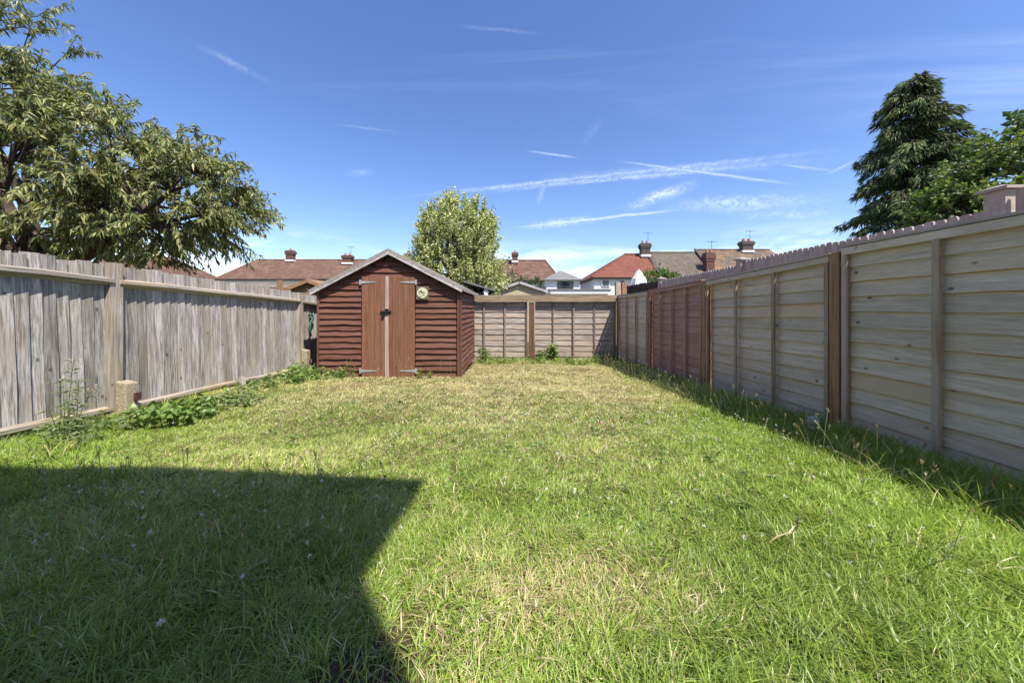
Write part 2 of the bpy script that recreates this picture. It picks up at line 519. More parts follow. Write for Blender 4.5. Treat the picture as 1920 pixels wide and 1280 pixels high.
MAT['tile_lichen'] = tile_mat('orange lichened tiles', (0.165, 0.125, 0.088), (0.13, 0.098, 0.072), (0.33, 0.15, 0.045), 0.65)
MAT['stack_red'] = brick_mat('red stack brick', (0.15, 0.06, 0.04), (0.115, 0.048, 0.034), (0.16, 0.13, 0.11))
MAT['stack_dark'] = brick_mat('sooty stack brick', (0.10, 0.075, 0.062), (0.075, 0.058, 0.05), (0.12, 0.10, 0.09))
MAT['pale_brick'] = brick_mat('pale yellow brick', (0.52, 0.44, 0.29), (0.46, 0.38, 0.25), (0.45, 0.40, 0.31))
MAT['terracotta'] = plain('terracotta', (0.40, 0.16, 0.085), 0.85)
MAT['leaf'] = leafy('leaf', 0.30, 0.42, 0.45)
MAT['needle'] = leafy('needle', 0.12, 0.7, 0.2)
MAT['grass'] = leafy('grass blade', 0.30, 0.42, 0.45)
MAT['petal'] = leafy('petal', 0.25, 0.8, 0.1)

# ------------------------------------------------------------------ ground
xs = np.concatenate([[-900, -300, -120, -60, -30, -15, -8, -5.5], np.linspace(-4.2, 3.4, 110), [4.5, 6, 9, 15, 30, 60, 120, 300, 900]])
ys = np.concatenate([[-900, -200, -60, -20, -8, -3], np.linspace(-1.5, 9.2, 150), [10, 12, 16, 24, 40, 60, 100, 200, 500, 1200]])
gx_, gy_ = np.meshgrid(xs, ys, indexing='ij')
V = np.stack([gx_.ravel(), gy_.ravel(), ground(gx_.ravel(), gy_.ravel())], axis=1)
ny = len(ys)
i, j = np.meshgrid(np.arange(len(xs) - 1), np.arange(ny - 1), indexing='ij')
a = (i * ny + j).ravel()
m, nt, b = mk('lawn soil and thatch')
co = N(nt, 'ShaderNodeTexCoord').outputs['Object']
n1 = NOISE(nt, co, 1.4, 5, 0.6)
n2 = NOISE(nt, co, 34.0, 6, 0.75)
n3 = NOISE(nt, MAP(nt, co, (1, 1, 1), (4, 2, 0)), 160.0, 3, 0.7)
c = MIX(nt, SMOOTH(nt, n2, 0.36, 0.64), (0.045, 0.032, 0.02, 1), (0.17, 0.135, 0.065, 1))
c = MIX(nt, SMOOTH(nt, n1, 0.42, 0.62, 0.0, 0.75), c, (0.07, 0.09, 0.028, 1))
c = MIX(nt, SMOOTH(nt, n3, 0.52, 0.72, 0.0, 0.6), c, (0.30, 0.25, 0.13, 1))
# one bare patch of earth by the house
sp = VM(nt, 'LENGTH', VM(nt, 'SUBTRACT', MAP(nt, co, (1, 1, 0)), (-0.37, 0.84, 0)))
sp = M_(nt, 'ADD', sp, M_(nt, 'MULTIPLY', M_(nt, 'SUBTRACT', n1, 0.5), 0.25))
c = MIX(nt, SMOOTH(nt, sp, 0.20, 0.04, 0.0, 0.8), c, MIX(nt, n2, (0.030, 0.019, 0.013, 1), (0.085, 0.056, 0.038, 1)))
nt.links.new(c, b.inputs['Base Color'])
b.inputs['Roughness'].default_value = 1.0
b.inputs['Specular IOR Level'].default_value = 0.1
nt.links.new(N(nt, 'ShaderNodeBump', {'Height': n2, 'Strength': 0.8, 'Distance': 0.02}).outputs[0], b.inputs['Normal'])
gme = mesh_np('lawn_ground', V, None, np.stack([a, a + ny, a + ny + 1, a + 1], axis=1), m, smooth=True)
go = link(bpy.data.objects.new('ground', gme))
tag(go, 'sloping lawn ground of dry earth and thatch reaching to the horizon', kind='structure')

# ------------------------------------------------------------------ house behind the camera (casts the big shadow)
hr = thing('house', (1.23, -1.1, 0.0), 'two-storey rendered house at the near end of the garden, behind the viewer', 'house')
HM = Matrix.Translation((1.23, -1.1, 0)) @ Matrix.Rotation(math.radians(-3.9), 4, 'Z')


def hb_(name, mat, *boxes):
    mb = MB()
    for q in boxes: mb.box(*q, M=HM)
    return mb.build(name, mat, hr)


hb_('wall', MAT['cream_wall'], (-10.5, 0, -8, 0, -0.3, 4.86))
hb_('soffit', MAT['white_paint'], (-10.9, 0.15, -8.4, 0.45, 4.86, 4.98))
hb_('gutter', MAT['dark_trim'], (-10.9, 0.15, 0.452, 0.54, 4.90, 4.97))
MB().poly([HM @ Vector(q) for q in ((-10.9, 0.45, 4.983), (0.15, 0.45, 4.983), (0.15, -8.4, 4.983), (-10.9, -8.4, 4.983), (-8.0, -4, 7.6), (-3.0, -4, 7.6))],
          [(0, 1, 5, 4), (1, 2, 5), (2, 3, 4, 5), (3, 0, 4), (3, 2, 1, 0)]).build('roof', MAT['tile_brown'], hr)
for wx, wz, ww, wh in ((-2.9, 3.1, 1.6, 1.2), (-6.5, 3.1, 1.6, 1.2), (-6.5, 0.9, 1.8, 1.2)):
    wo = hb_('window', MAT['white_paint'], (wx - ww / 2, wx + ww / 2, 0.003, 0.05, wz, wz + wh))
    q = MB()
    q.box(wx - ww / 2 + .07, wx - .03, 0.052, 0.06, wz + .07, wz + wh - .07, M=HM)
    q.box(wx + .03, wx + ww / 2 - .07, 0.052, 0.06, wz + .07, wz + wh - .07, M=HM)
    q.build('pane', MAT['glass'], wo)
do = hb_('door', MAT['white_paint'], (-3.4, -1.8, 0.003, 0.06, 0.05, 2.1))
MB().box(-3.3, -2.65, 0.062, 0.07, 0.2, 2.0, M=HM).box(-2.55, -1.9, 0.062, 0.07, 0.2, 2.0, M=HM).build('pane', MAT['glass'], do)

# ------------------------------------------------------------------ left fence (vertical feather-edge boards)
XL = -3.75
lf = thing('wooden_fence', (XL, 3.237, gz(XL, 3.237)), 'weathered grey fence of upright overlapping boards along the left side', 'fence')
Ylist = [0.375, 3.237, 6.09, 8.62]
vb = [board_mesh('fence_board', 1.36, 0.102, 0.005, 0.024, MAT['grey_board'], n=4, wany=0.003, warp=0.006, seed=s, chop=0.012) for s in range(12)]


def ltop(y):
    return HC + (0.443 - 0.046 * (y - 2.4) if y < 3.237 else 0.412 - 0.046 * (y - 3.24) if y < 6.09 else 0.272 - 0.05 * (y - 6.1))


for k in range(3):
    y0, y1 = Ylist[k] + 0.055, Ylist[k + 1] - 0.055
    n = int(round((y1 - y0) / 0.0835))
    pt = (y1 - y0) / n
    for q in range(n):
        y = y0 + q * pt
        zt = ltop(y) + random.uniform(-0.014, 0.008)
        tilt = random.uniform(-0.009, 0.009)
        off = XL + random.uniform(-0.002, 0.003)
        me = random.choice(vb)
        # local X up, local Y along the fence, thick edge towards the garden
        Mw = frame((off, y, zt - 1.36), (0, tilt, 1), (0.05, 1, 0), (1, 0, 0)) if True else None
        put('board', me, lf, Mw)
    # arris rails
    def rail(name, za, zb, h, d, drop=0.0):
        prof = [(0.0, -h / 2), (d, -h * 0.30), (d, h * 0.05), (0.0, h / 2)]
        A, B = Vector((XL + 0.019, y0 - 0.03, za)), Vector((XL + 0.019, y1 + 0.03, zb))
        L = (B - A).length
        ux = (B - A).normalized()
        Vv, Q = [], []
        nseg = 6
        rr = random.Random(int(za * 1000) + k)
        for s in range(nseg + 1):
            jz = rr.uniform(-0.006, 0.006)
            for (pd, ph) in prof:
                Vv.append((L * s / nseg, pd, ph + jz))
        for s in range(nseg):
            for e in range(4):
                a_, b_ = s * 4 + e, s * 4 + (e + 1) % 4
                Q.append((a_, b_, b_ + 4, a_ + 4))
        Q += [(3, 2, 1, 0), (nseg * 4, nseg * 4 + 1, nseg * 4 + 2, nseg * 4 + 3)]
        me = mesh_np('rail', Vv, None, Q, MAT['grey_rail'])
        yy = Vector((1, 0, 0))
        put(name, me, lf, frame(A, ux, yy, ux.cross(yy)))
    rail('rail', ltop(y0) - 0.165, ltop(y1 - 0.01) - 0.155, 0.085, 0.062)
    zb0, zb1 = ltop(y0) - 1.385, ltop(y1) - 1.37
    rail('bottom_rail', zb0 + 0.03, zb1 + 0.03, 0.075, 0.055)
    # short gravel stubs under the bottom rail
    stub = board_mesh('stub', 0.17, 0.098, 0.014, 0.016, MAT['grey_board'], n=2, wany=0.003, seed=40 + k, chop=0.01)
    for q in range(int((y1 - y0) / 0.108)):
        y = y0 + q * 0.108
        zz = zb0 + (zb1 - zb0) * (y - y0) / (y1 - y0)
        put('stub', stub, lf, frame((XL + 0.002, y, zz - 0.175), (0, random.uniform(-.03, .03), 1), (0, 1, 0), (1, 0, 0)))
pm = [board_mesh('fence_post', 1.62, 0.105, 0.095, 0.10, MAT['grey_rail'], n=5, wany=0.004, warp=0.003, seed=60 + s, chop=0.004) for s in range(2)]
for k, y in enumerate(Ylist):
    zt = ltop(y + 0.01) + (0.018 if k == 1 else 0.012)
    put('post', pm[k % 2], lf, frame((XL - 0.03, y - 0.052, zt - 1.62), (0, 0, 1), (0, 1, 0), (1, 0, 0)))
for k, (y, hgt, dx) in enumerate(((0.375, 0.42, 0.0), (3.237, 0.36, 0.0), (6.09, 0.48, 0.0))):
    z0 = gz(XL + .1, y) - 0.1
    zt = z0 + 0.1 + hgt
    mb = MB()
    xa, xb = XL + 0.074, XL + 0.175
    ya, yb = y - 0.02, y + 0.095
    mb.poly([(xa, ya, z0), (xb, ya, z0), (xb, yb, z0), (xa, yb, z0), (xa, ya, zt), (xb, ya, zt - 0.022), (xb, yb, zt - 0.03), (xa, yb, zt - 0.006)],
            [(0, 3, 2, 1), (4, 5, 6, 7), (0, 1, 5, 4), (1, 2, 6, 5), (2, 3, 7, 6), (3, 0, 4, 7)])
    s = mb.build('concrete_spur', MAT['concrete'], lf, bevel=0.012)
    MB().box(xb + 0.001, xb + 0.022, y + 0.045, y + 0.10, zt - hgt * 0.55, zt - hgt * 0.55 + 0.075).build('bolt_plate', MAT['rust'], s, bevel=0.006)

# ------------------------------------------------------------------ right fence: lap panels between posts
XR = 2.66
PY = [-1.02, 0.89, 2.80, 4.71, 6.62, 8.53]
RP = [  # near top, far top (above the eye), bottom, board material, number of inner battens, name bits
    (0.50, 0.49, 'lap_beige', 2, 'grey beige lap fence panel on the right, nearest the house', None),
    (0.492, 0.488, 'lap_beige', 2, 'tall grey beige lap fence panel at the right edge, standing highest of the row', None),
    (0.445, 0.376, 'lap_beige', 2, 'grey beige lap fence panel behind the globe light, second in view from the right edge', None),
    (0.390, 0.346, 'lap_red', 3, 'reddish brown lap fence panel with three inner battens', None),
    (0.328, 0.322, 'lap_beige', 2, 'small far grey lap fence panel on the right next to the back corner', None)]
def part(name, loc, parent, label=None):
    o = bpy.data.objects.new(name, None)
    o.empty_display_size = 0.1
    link(o, parent, Matrix.Translation(Vector(loc)))
    return tag(o, label)


rfence = thing('lap_fence', (XR, 4.7, gz(XR, 4.7)), 'long shaded fence of horizontal lap panels and brown posts along the right side', 'fence')
for k in range(5):
    ya, yb = PY[k] + 0.055, PY[k + 1] - 0.055
    ta, tb, mt, nb, lab, _ = RP[k]
    za, zb = HC + ta, HC + tb
    L = yb - ya
    zg = gz(XR, (ya + yb) / 2)
    slope = (zb - za) / L
    H = (za + zb) / 2 - (zg - 0.0) - 0.03
    root = part('fence_panel', (XR, (ya + yb) / 2, zg), rfence, lab)
    ux = Vector((0, 1, slope)).normalized()
    e = 0.1165
    nbd = int(math.ceil((H - 0.05) / e))
    lm = [board_mesh('lap_board', L - 0.01, e + 0.03, 0.018, 0.006, MAT[mt], n=6, wany=0.007 if mt == 'lap_red' else 0.0035, warp=0.002, seed=100 + k * 10 + s) for s in range(4)]
    for q in range(nbd):
        zt_ = za - 0.045 - (q + 1) * e
        lean = random.uniform(.13, .17)
        # local Y up (tilted so that the lower edge stands proud), local Z towards the garden (-X)
        up = Vector((lean, 0, 1)).normalized()
        zz = ux.cross(up)
        Mw = frame((XR - 0.012 - random.uniform(0, .002), ya + 0.005, zt_ + random.uniform(-.003, .003)), ux, up, zz)
        put('board', lm[q % 4], root, Mw)
    # frame: top rail, cap strip, edge and inner battens on the garden side
    tr_ = board_mesh('top_rail', L, 0.052, 0.020, 0.020, MAT[mt], n=5, wany=0.002, seed=150 + k)
    put('top_rail', tr_, root, frame((XR - 0.024, ya, za - 0.062), ux, Vector((0, -slope, 1)).normalized(), (-1, 0, 0)))
    cp_ = board_mesh('cap_strip', L + 0.03, 0.062, 0.014, 0.016, MAT[mt if mt == 'lap_red' else 'picket'], n=5, wany=0.002, seed=160 + k)
    put('cap_strip', cp_, root, frame((XR + 0.012, ya - 0.015, za - 0.004), ux, (-1, 0, 0), ux.cross(Vector((-1, 0, 0)))))
    bl = H - 0.055
    bm_ = [board_mesh('batten', bl, 0.036, 0.020, 0.020, MAT['batten'] if mt != 'lap_red' else MAT['lap_red'], n=4, wany=0.002, seed=170 + k * 3 + s) for s in range(2)]
    for q in range(nb + 2):
        fy = q / (nb + 1)
        y = ya + 0.004 + (L - 0.044) * fy
        zt_ = za + slope * (y - ya) - 0.064
        put('batten', bm_[q % 2], root, frame((XR - 0.0285, y, zt_ - bl), (random.uniform(-.003, .003), random.uniform(-.004, .004), 1), (0, 1, 0), (-1, 0, 0)))
rpm = [board_mesh('post', 1.75, 0.085, 0.085, 0.085, MAT['brown_post'], n=5, wany=0.004, warp=0.003, seed=200 + s, chop=0.004) for s in range(3)]
for k, y in enumerate(PY):
    top = HC + (0.50, 0.47, 0.452, 0.385, 0.338, 0.318)[k]
    z0 = top - 1.75
    put('post', rpm[k % 3], rfence, frame((XR + 0.035, y - 0.043, z0), (0, 0, 1), (0, 1, 0), (-1, 0, 0)))

# ------------------------------------------------------------------ back fence
YB = 8.62
bfence = thing('lap_fence', (-.5, YB, gz(-.5, YB)), 'old weathered lap panel fence across the end of the garden, capped by a beam', 'fence')
for k, (xa, xb, bat, lab) in enumerate(((-3.7, -1.16, [-3.0, -2.2], 'old lap fence panel standing hidden behind the brown shed'),
                                        (-1.06, 0.405, [-0.66, -0.145, 0.375], 'weathered back fence panel between shed and brown post'),
                                        (0.60, 2.60, [1.04, 1.55, 2.07, 2.575], 'weathered back fence panel right of the brown post'))):
    zg = gz((xa + xb) / 2, YB - .2)
    root = part('fence_panel', ((xa + xb) / 2, YB, zg), bfence)
    e = 0.139
    L = xb - xa
    ms = [board_mesh('lap_board', L, e + 0.035, 0.011, 0.006, MAT['lap_back'], n=8, wany=0.008, warp=0.003, seed=220 + k * 8 + s) for s in range(5)]
    topz = HC + 0.20
    for q in range(11):
        up = Vector((0, 0.08, 1)).normalized()
        ux = Vector((1, 0, 0))
        put('board', ms[(q * 2 + q // 3) % 5], root, frame((xa, YB - 0.010 - random.uniform(0, .004), topz - (q + 1) * e + random.uniform(-.006, .006)), ux, up, ux.cross(up)))
    bt = [board_mesh('batten', 1.56, 0.042, 0.024, 0.024, MAT['back_batten'], n=4, wany=0.002, seed=250 + k * 4 + s) for s in range(2)]
    for q, x in enumerate(bat):
        put('batten', bt[q % 2], root, frame((x + 0.02, YB - 0.033, HC + 0.19 - 1.56), (random.uniform(-.004, .004), 0, 1), (-1, 0, 0), (0, -1, 0)))
pb = board_mesh('post', 1.62, 0.13, 0.09, 0.09, MAT['dark_post'], n=5, wany=0.005, warp=0.003, seed=270, chop=0.004)
tag(put('post', pb, bfence, frame((0.575, YB - 0.02, HC + 0.155 - 1.62), (0, 0, 1), (-1, 0, 0), (0, -1, 0))), 'wide dark brown post')
cbm = board_mesh('capping_beam', 6.35, 0.165, 0.075, 0.07, MAT['cap_beam'], n=14, wany=0.006, warp=0.002, seed=280, chop=0.01)
tag(put('capping_beam', cbm, bfence, frame((-3.72, YB - 0.055, HC + 0.172), (1, 0, 0.0006), (0, 0, 1), (0, -1, 0))), 'long weathered capping beam')

# ------------------------------------------------------------------ shed
YS = 5.9
k_ = YS / F
SX0, SX1, SYB = -3.277, -0.871, 8.30
zs = gz(-2.0, YS) - 0.02
ZE = HC + 0.335           # wall top at the eaves
ZP = HC + 0.945           # wall apex
XP = -2.06
shed = thing('garden_shed', ((SX0 + SX1) / 2, (YS + SYB) / 2, zs), 'red brown overlap-boarded garden shed with double doors and grey felt roof', 'shed')
zbot = zs + 0.03
MB().box(SX0 + .03, SX1 - .03, YS + .03, SYB - .03, zbot, ZE - .01).poly(
    [(SX0 + .03, YS + .03, ZE - .005), (SX1 - .03, YS + .03, ZE - .005), (XP, YS + .03, ZP - .03), (SX0 + .03, SYB - .03, ZE - .005), (SX1 - .03, SYB - .03, ZE - .005), (XP, SYB - .03, ZP - .03)],
    [(0, 1, 2), (5, 4, 3), (0, 2, 5, 3), (1, 4, 5, 2), (0, 3, 4, 1)]).build('inner_frame', MAT['dark_trim'], shed)
DX0, DX1 = -2.523, -1.625


def lap_row(x0, x1, z, seed, e=0.0985, wany=0.007):
    me = board_mesh('lap_board', x1 - x0, e + 0.022, 0.014, 0.006, MAT['shed_board'], n=5, wany=wany, warp=0.0025, seed=seed)
    up = Vector((0, random.uniform(.17, .27), 1)).normalized()
    ux = Vector((1, 0, random.uniform(-.006, .006))).normalized()
    put('board', me, shed, frame((x0, YS - 0.002 - random.uniform(0, 0.006), z + random.uniform(-.004, .006)), ux, up, ux.cross(up)))


e = 0.0985
row = 0
z = zbot
while z < ZP - 0.06:
    # width of the gable at the middle of this row
    zm = z + e * 0.95
    if zm > ZE:
        f_ = (ZP - zm) / (ZP - ZE)
        xl, xr = XP + (SX0 - XP) * f_, XP + (SX1 - XP) * f_
    else:
        xl, xr = SX0 + 0.012, SX1 - 0.03
    if z < HC + 0.50:
        lap_row(xl, DX0 - 0.004, z, 300 + row, wany=random.choice((.003, .006, .009)))
        lap_row(DX1 + 0.004, xr, z, 340 + row, wany=0.0045)
    elif xr - xl > 0.12:
        lap_row(xl, xr, z, 380 + row, wany=0.005)
    row += 1
    z += e
zgab = z
# side walls and back
for side in (0, 1, 2):
    z, q = zbot, 0
    while z < ZE - 0.05:
        Ls = SYB - YS if side < 2 else SX1 - SX0
        me = board_mesh('lap_board', Ls - 0.02, e + 0.022, 0.014, 0.006, MAT['shed_board'], n=7, wany=0.008, warp=0.003, seed=420 + q + side * 30)
        if side == 0:
            ux, nrm, o_ = Vector((0, 1, 0)), Vector((1, 0, 0)), (SX1 - 0.004, YS + 0.03, z)
        elif side == 1:
            ux, nrm, o_ = Vector((0, -1, 0)), Vector((-1, 0, 0)), (SX0 + 0.004, SYB - 0.01, z)
        else:
            ux, nrm, o_ = Vector((-1, 0, 0)), Vector((0, 1, 0)), (SX1 - 0.01, SYB - 0.004, z)
        up = (Vector((0, 0, 1)) - nrm * 0.2).normalized()
        zz = ux.cross(up)
        put('board', me, shed, frame(o_, ux, up, zz))
        z += e
        q += 1
# corner trims
ct = board_mesh('corner_trim', ZE - zbot + 0.02, 0.042, 0.022, 0.022, MAT['shed_board'], n=4, wany=0.002, seed=470)
put('corner_trim', ct, shed, frame((SX1 + 0.004, YS - 0.014, zbot - 0.01), (0, 0, 1), (-1, 0, 0), (0, -1, 0)))
put('corner_trim', ct, shed, frame((SX1 + 0.012, YS + 0.026, zbot - 0.01), (0, 0, 1), (0, -1, 0), (1, 0, 0)))
ct2 = board_mesh('corner_trim', ZE - zbot + 0.02, 0.026, 0.022, 0.022, MAT['shed_board'], n=4, wany=0.002, seed=471)
put('corner_trim', ct2, shed, frame((SX0 + 0.02, YS - 0.014, zbot - 0.01), (0, 0, 1), (-1, 0, 0), (0, -1, 0)))
# doors
zd0, zd1 = HC - 1.172, HC + 0.548
for di, (xa, xb, npk) in enumerate(((DX0, -2.10, 4), (-2.095, DX1, 5))):
    dr = thing('door', (xa, YS, zd0), None, None)
    dr.parent = shed
    dr.matrix_basis = WM[shed.name].inverted() @ Matrix.Translation((xa, YS - 0.03, zd0))
    WM[dr.name] = Matrix.Translation((xa, YS - 0.03, zd0))
    w = (xb - xa) / npk
    for q in range(npk):
        me = board_mesh('plank', zd1 - zd0 + random.uniform(-.006, .006), w - 0.0035, 0.018, 0.018, MAT['shed_door'], n=5, wany=0.0007, warp=0.0015, seed=500 + di * 10 + q)
        put('plank', me, dr, frame((xa + (q + 1) * w, YS - 0.026, zd0 - (0.0 if di == 0 else 0.008) + random.uniform(-.003, .003)), (0, 0, 1), (-1, 0, 0), (0, -1, 0)))
    for zh in (HC + 0.450, HC - 1.045):
        mb = MB()
        s = 1 if di == 0 else -1
        x0 = xa if di == 0 else xb
        yh = YS - 0.047
        tip = x0 + s * 0.245
        mb.poly([(x0 - s * 0.005, yh, zh - .021), (tip, yh, zh - .008), (tip + s * .012, yh, zh), (tip, yh, zh + .008), (x0 - s * 0.005, yh, zh + .021),
                 (x0 - s * 0.005, yh - .004, zh - .021), (tip, yh - .004, zh - .008), (tip + s * .012, yh - .004, zh), (tip, yh - .004, zh + .008), (x0 - s * 0.005, yh - .004, zh + .021)],
                [(0, 1, 2, 3, 4), (9, 8, 7, 6, 5), (0, 5, 6, 1), (1, 6, 7, 2), (2, 7, 8, 3), (3, 8, 9, 4), (4, 9, 5, 0)])
        mb.box(min(x0 - s * .036, x0 - s * .008), max(x0 - s * .036, x0 - s * .008), yh - .006, yh + .016, zh - .045, zh + .045)
        mb.cyl((x0 - s * 0.006, yh - .006, zh - .03), (x0 - s * 0.006, yh - .006, zh + .03), .007, .007, 8)
        mb.build('hinge', MAT['zinc'], dr)
# bare cover strip in two lengths, lock between them
zl = HC - 0.055
for a_, b_, sd, tl in ((zl + 0.055, zd1 + .004, 520, .003), (zd0 - .012, zl - 0.035, 521, -.012)):
    me = board_mesh('cover_strip', b_ - a_, 0.058, 0.014, 0.014, MAT['strip'], n=4, wany=0.0012, seed=sd)
    put('cover_strip', me, shed, frame((-2.063, YS - 0.0455, a_), (tl, 0, 1), (-1, 0, 0), (0, -1, 0)))
lk = MB()
lk.box(-2.20, -2.02, YS - .056, YS - .046, zl - .018, zl + .022)
lk.cyl((-2.20, YS - .064, zl + .002), (-2.03, YS - .064, zl + .002), .009, .009, 8)
lk.box(-2.115, -2.06, YS - .078, YS - .05, zl - .028, zl + .03)
lko = lk.build('bolt_lock', MAT['black_iron'], shed)
pl = MB().box(-2.175, -2.135, YS - .075, YS - .056, zl - .085, zl - .04)
for s in (-1, 1): pl.cyl((-2.155 + s * .012, YS - .066, zl - .042), (-2.155 + s * .010, YS - .066, zl - .006), .0035, .0035, 6)
pl.build('padlock', MAT['black_iron'], lko)
# roof: boards under felt, folded felt edge at the front, hanging strip at the eaves
RY0, RY1 = YS - 0.085, SYB + 0.10
ex0, ez0 = SX0 - 0.115, ZE - 0.045
ex1, ez1 = SX1 + 0.075, ZE + 0.005
ap = Vector((XP, 0, ZP + 0.045))


def slab(A, B, t, y0, y1):
    d = (B - A).normalized()
    nrm = Vector((-d.z, 0, d.x))
    if nrm.z < 0: nrm = -nrm
    p = [A, B, B + nrm * t, A + nrm * t]
    return [Vector((q.x, y, q.z)) for y in (y0, y1) for q in p], [(3, 2, 1, 0), (4, 5, 6, 7), (0, 1, 5, 4), (1, 2, 6, 5), (2, 3, 7, 6), (3, 0, 4, 7)]


nsl = 10
for (xe, ze) in ((ex0, ez0), (ex1, ez1)):
    E = Vector((xe, 0, ze))
    mb = MB()
    # gently uneven felt surface: strips along the slope
    rr = random.Random(int(abs(xe) * 100))
    pts, fs = [], []
    ncol, nrow = 12, 8
    d = (ap - E)
    nn = Vector((-d.z, 0, d.x)).normalized()
    if nn.z < 0: nn = -nn
    for i_ in range(ncol + 1):
        for j_ in range(nrow + 1):
            base = E + d * (i_ / ncol)
            hgt = 0.020 + (rr.uniform(-.004, .004) if 0 < j_ < nrow else 0)
            pts.append(Vector((base.x, RY0 + (RY1 - RY0) * j_ / nrow, base.z)) + nn * hgt)
    for i_ in range(ncol):
        for j_ in range(nrow):
            a_ = i_ * (nrow + 1) + j_
            fs.append((a_, a_ + nrow + 1, a_ + nrow + 2, a_ + 1))
    mb.poly(pts, fs)
    mb.poly(*slab(E, ap, 0.016, RY0 + .004, RY1))
    mb.build('roof_felt', MAT['felt'], shed)
    # fascia under the felt edge and the folded felt itself
    dn = Vector((0, 0, -1))
    for nm, mt, t0, t1, y0, y1 in (('felt_fold', 'felt', 0.022, -0.036, RY0 - .012, RY0), ('felt_hem', 'felt_edge', -0.034, -0.066, RY0 - .017, RY0 - .002)):
        q = MB()
        ns = 8
        for s in range(ns):
            a0, a1 = E + d * (s / ns), E + d * ((s + 1) / ns)
            j0 = rr.uniform(-.004, .004)
            q.poly([Vector((a0.x, y0 + j0, a0.z)) + nn * t0, Vector((a1.x, y0 + j0 * .6, a1.z)) + nn * t0, Vector((a1.x, y0 + j0 * .6 - .004, a1.z)) + nn * t1, Vector((a0.x, y0 + j0 - .004, a0.z)) + nn * t1,
                    Vector((a0.x, y1, a0.z)) + nn * t0, Vector((a1.x, y1, a1.z)) + nn * t0, Vector((a1.x, y1, a1.z)) + nn * t1, Vector((a0.x, y1, a0.z)) + nn * t1],
                   [(0, 1, 2, 3), (7, 6, 5, 4), (0, 4, 5, 1), (3, 2, 6, 7)] + ([(0, 3, 7, 4)] if s == 0 else []) + ([(1, 5, 6, 2)] if s == ns - 1 else []))
        q.build(nm, MAT[mt], shed)
    s = 1 if xe > XP else -1
    MB().box(min(xe, xe + s * .012), max(xe, xe + s * .012), RY0 - .01, RY1, ze - 0.045, ze + .022).build('eaves_felt', MAT['felt'], shed)
    fb = board_mesh('fascia', (ap - E).length - 0.03, 0.075, 0.018, 0.018, MAT['shed_board'], n=4, wany=0.001, seed=530 + s)
    dd = d.normalized()
    yv = Vector((dd.z, 0, -dd.x)) if s < 0 else Vector((-dd.z, 0, dd.x))
    # local Y points down the gable face, Z to the garden
    yv = -nn
    zz = dd.cross(yv)
    put('fascia', fb, shed, frame(E + dd * 0.02 - nn * 0.004 + Vector((0, RY0 + .024 if zz.y < 0 else RY0 + .006, 0)), dd, yv, zz))
# plaque on the shed front
pq = thing('plaque', (-1.50, YS - .03, HC + 0.17), 'square plaque with a round cream picture disc hung right of the shed doors', 'plaque')
ax, az, ay = -1.497, HC + 0.268, YS - .030
MB().box(ax - .106, ax + .106, ay - .014, ay, az - .112, az + .112).build('plate', MAT['plaque_plate'], pq, bevel=0.004)
MB().cyl((ax, ay - .014, az), (ax, ay - .024, az), .089, .086, 32).build('disc', MAT['plaque_disc'], pq)
rl = MB()
for (u0, v0, u1, v1, w0) in ((-.055, .02, -.015, .05, .012), (-.015, .05, -.02, .0, .016), (-.02, .015, .045, .03, .008), (-.02, .005, .05, .0, .009),
                             (-.035, -.005, -.055, -.03, .008), (.01, -.025, .045, -.04, .010), (-.04, -.058, .0, -.052, .008), (.02, .0, .055, -.012, .005)):
    rl.cyl((ax + u0, ay - .025, az + v0), (ax + u1, ay - .025, az + v1), w0 * .8, w0 * .35, 6)
rl.build('relief', MAT['plaque_relief'], pq)

# green curved handle hanging on the fence beside the shed
gh = MB()
pts = [Vector((XL + .05, 6.36, HC - 0.12)), Vector((XL + .06, 6.43, HC - 0.105)), Vector((XL + .065, 6.46, HC - 0.16)), Vector((XL + .06, 6.40, HC - 0.24)), Vector((XL + .055, 6.37, HC - 0.34)), Vector((XL + .05, 6.39, HC - 0.45)), Vector((XL + .05, 6.41, HC - 0.50))]
v_, q_ = tubes([[(p, 0.022) for p in pts]], 8)
gho = link(bpy.data.objects.new('tool_handle', mesh_np('tool_handle', v_, None, q_, MAT['green_plastic'], smooth=True)))
tag(gho, 'dark green curved plastic handle hanging on the fence beside the shed', 'tool handle')

# ------------------------------------------------------------------ picket fence of the next garden (right)
XPK = 3.4
pk = thing('picket_fence', (XPK, 5.1, gz(XPK, 5.1)), 'pale grey picket fence with capped posts rising behind the right fence', 'fence')


def picket_mesh(mat, h, w, seed):
    r = random.Random(seed)
    sh = w * 0.22
    prof = [(-w / 2, 0), (w / 2, 0), (w / 2, h - 0.035), (w / 2 - sh * .35, h - 0.008), (w / 2 - sh, h), (-w / 2 + sh, h + r.uniform(-.003, .003)), (-w / 2 + sh * .35, h - 0.008), (-w / 2, h - 0.035)]
    V = [(y, x, 0.0) for x, y in prof] + [(y, x, 0.018) for x, y in prof]
    me = bpy.data.meshes.new('picket')
    n = len(prof)
    me.from_pydata(V, [], [tuple(range(n)), tuple(reversed(range(n, 2 * n)))] + [(i, n + i, n + (i + 1) % n, (i + 1) % n) for i in range(n)])
    me.materials.append(mat)
    me.update()
    return me


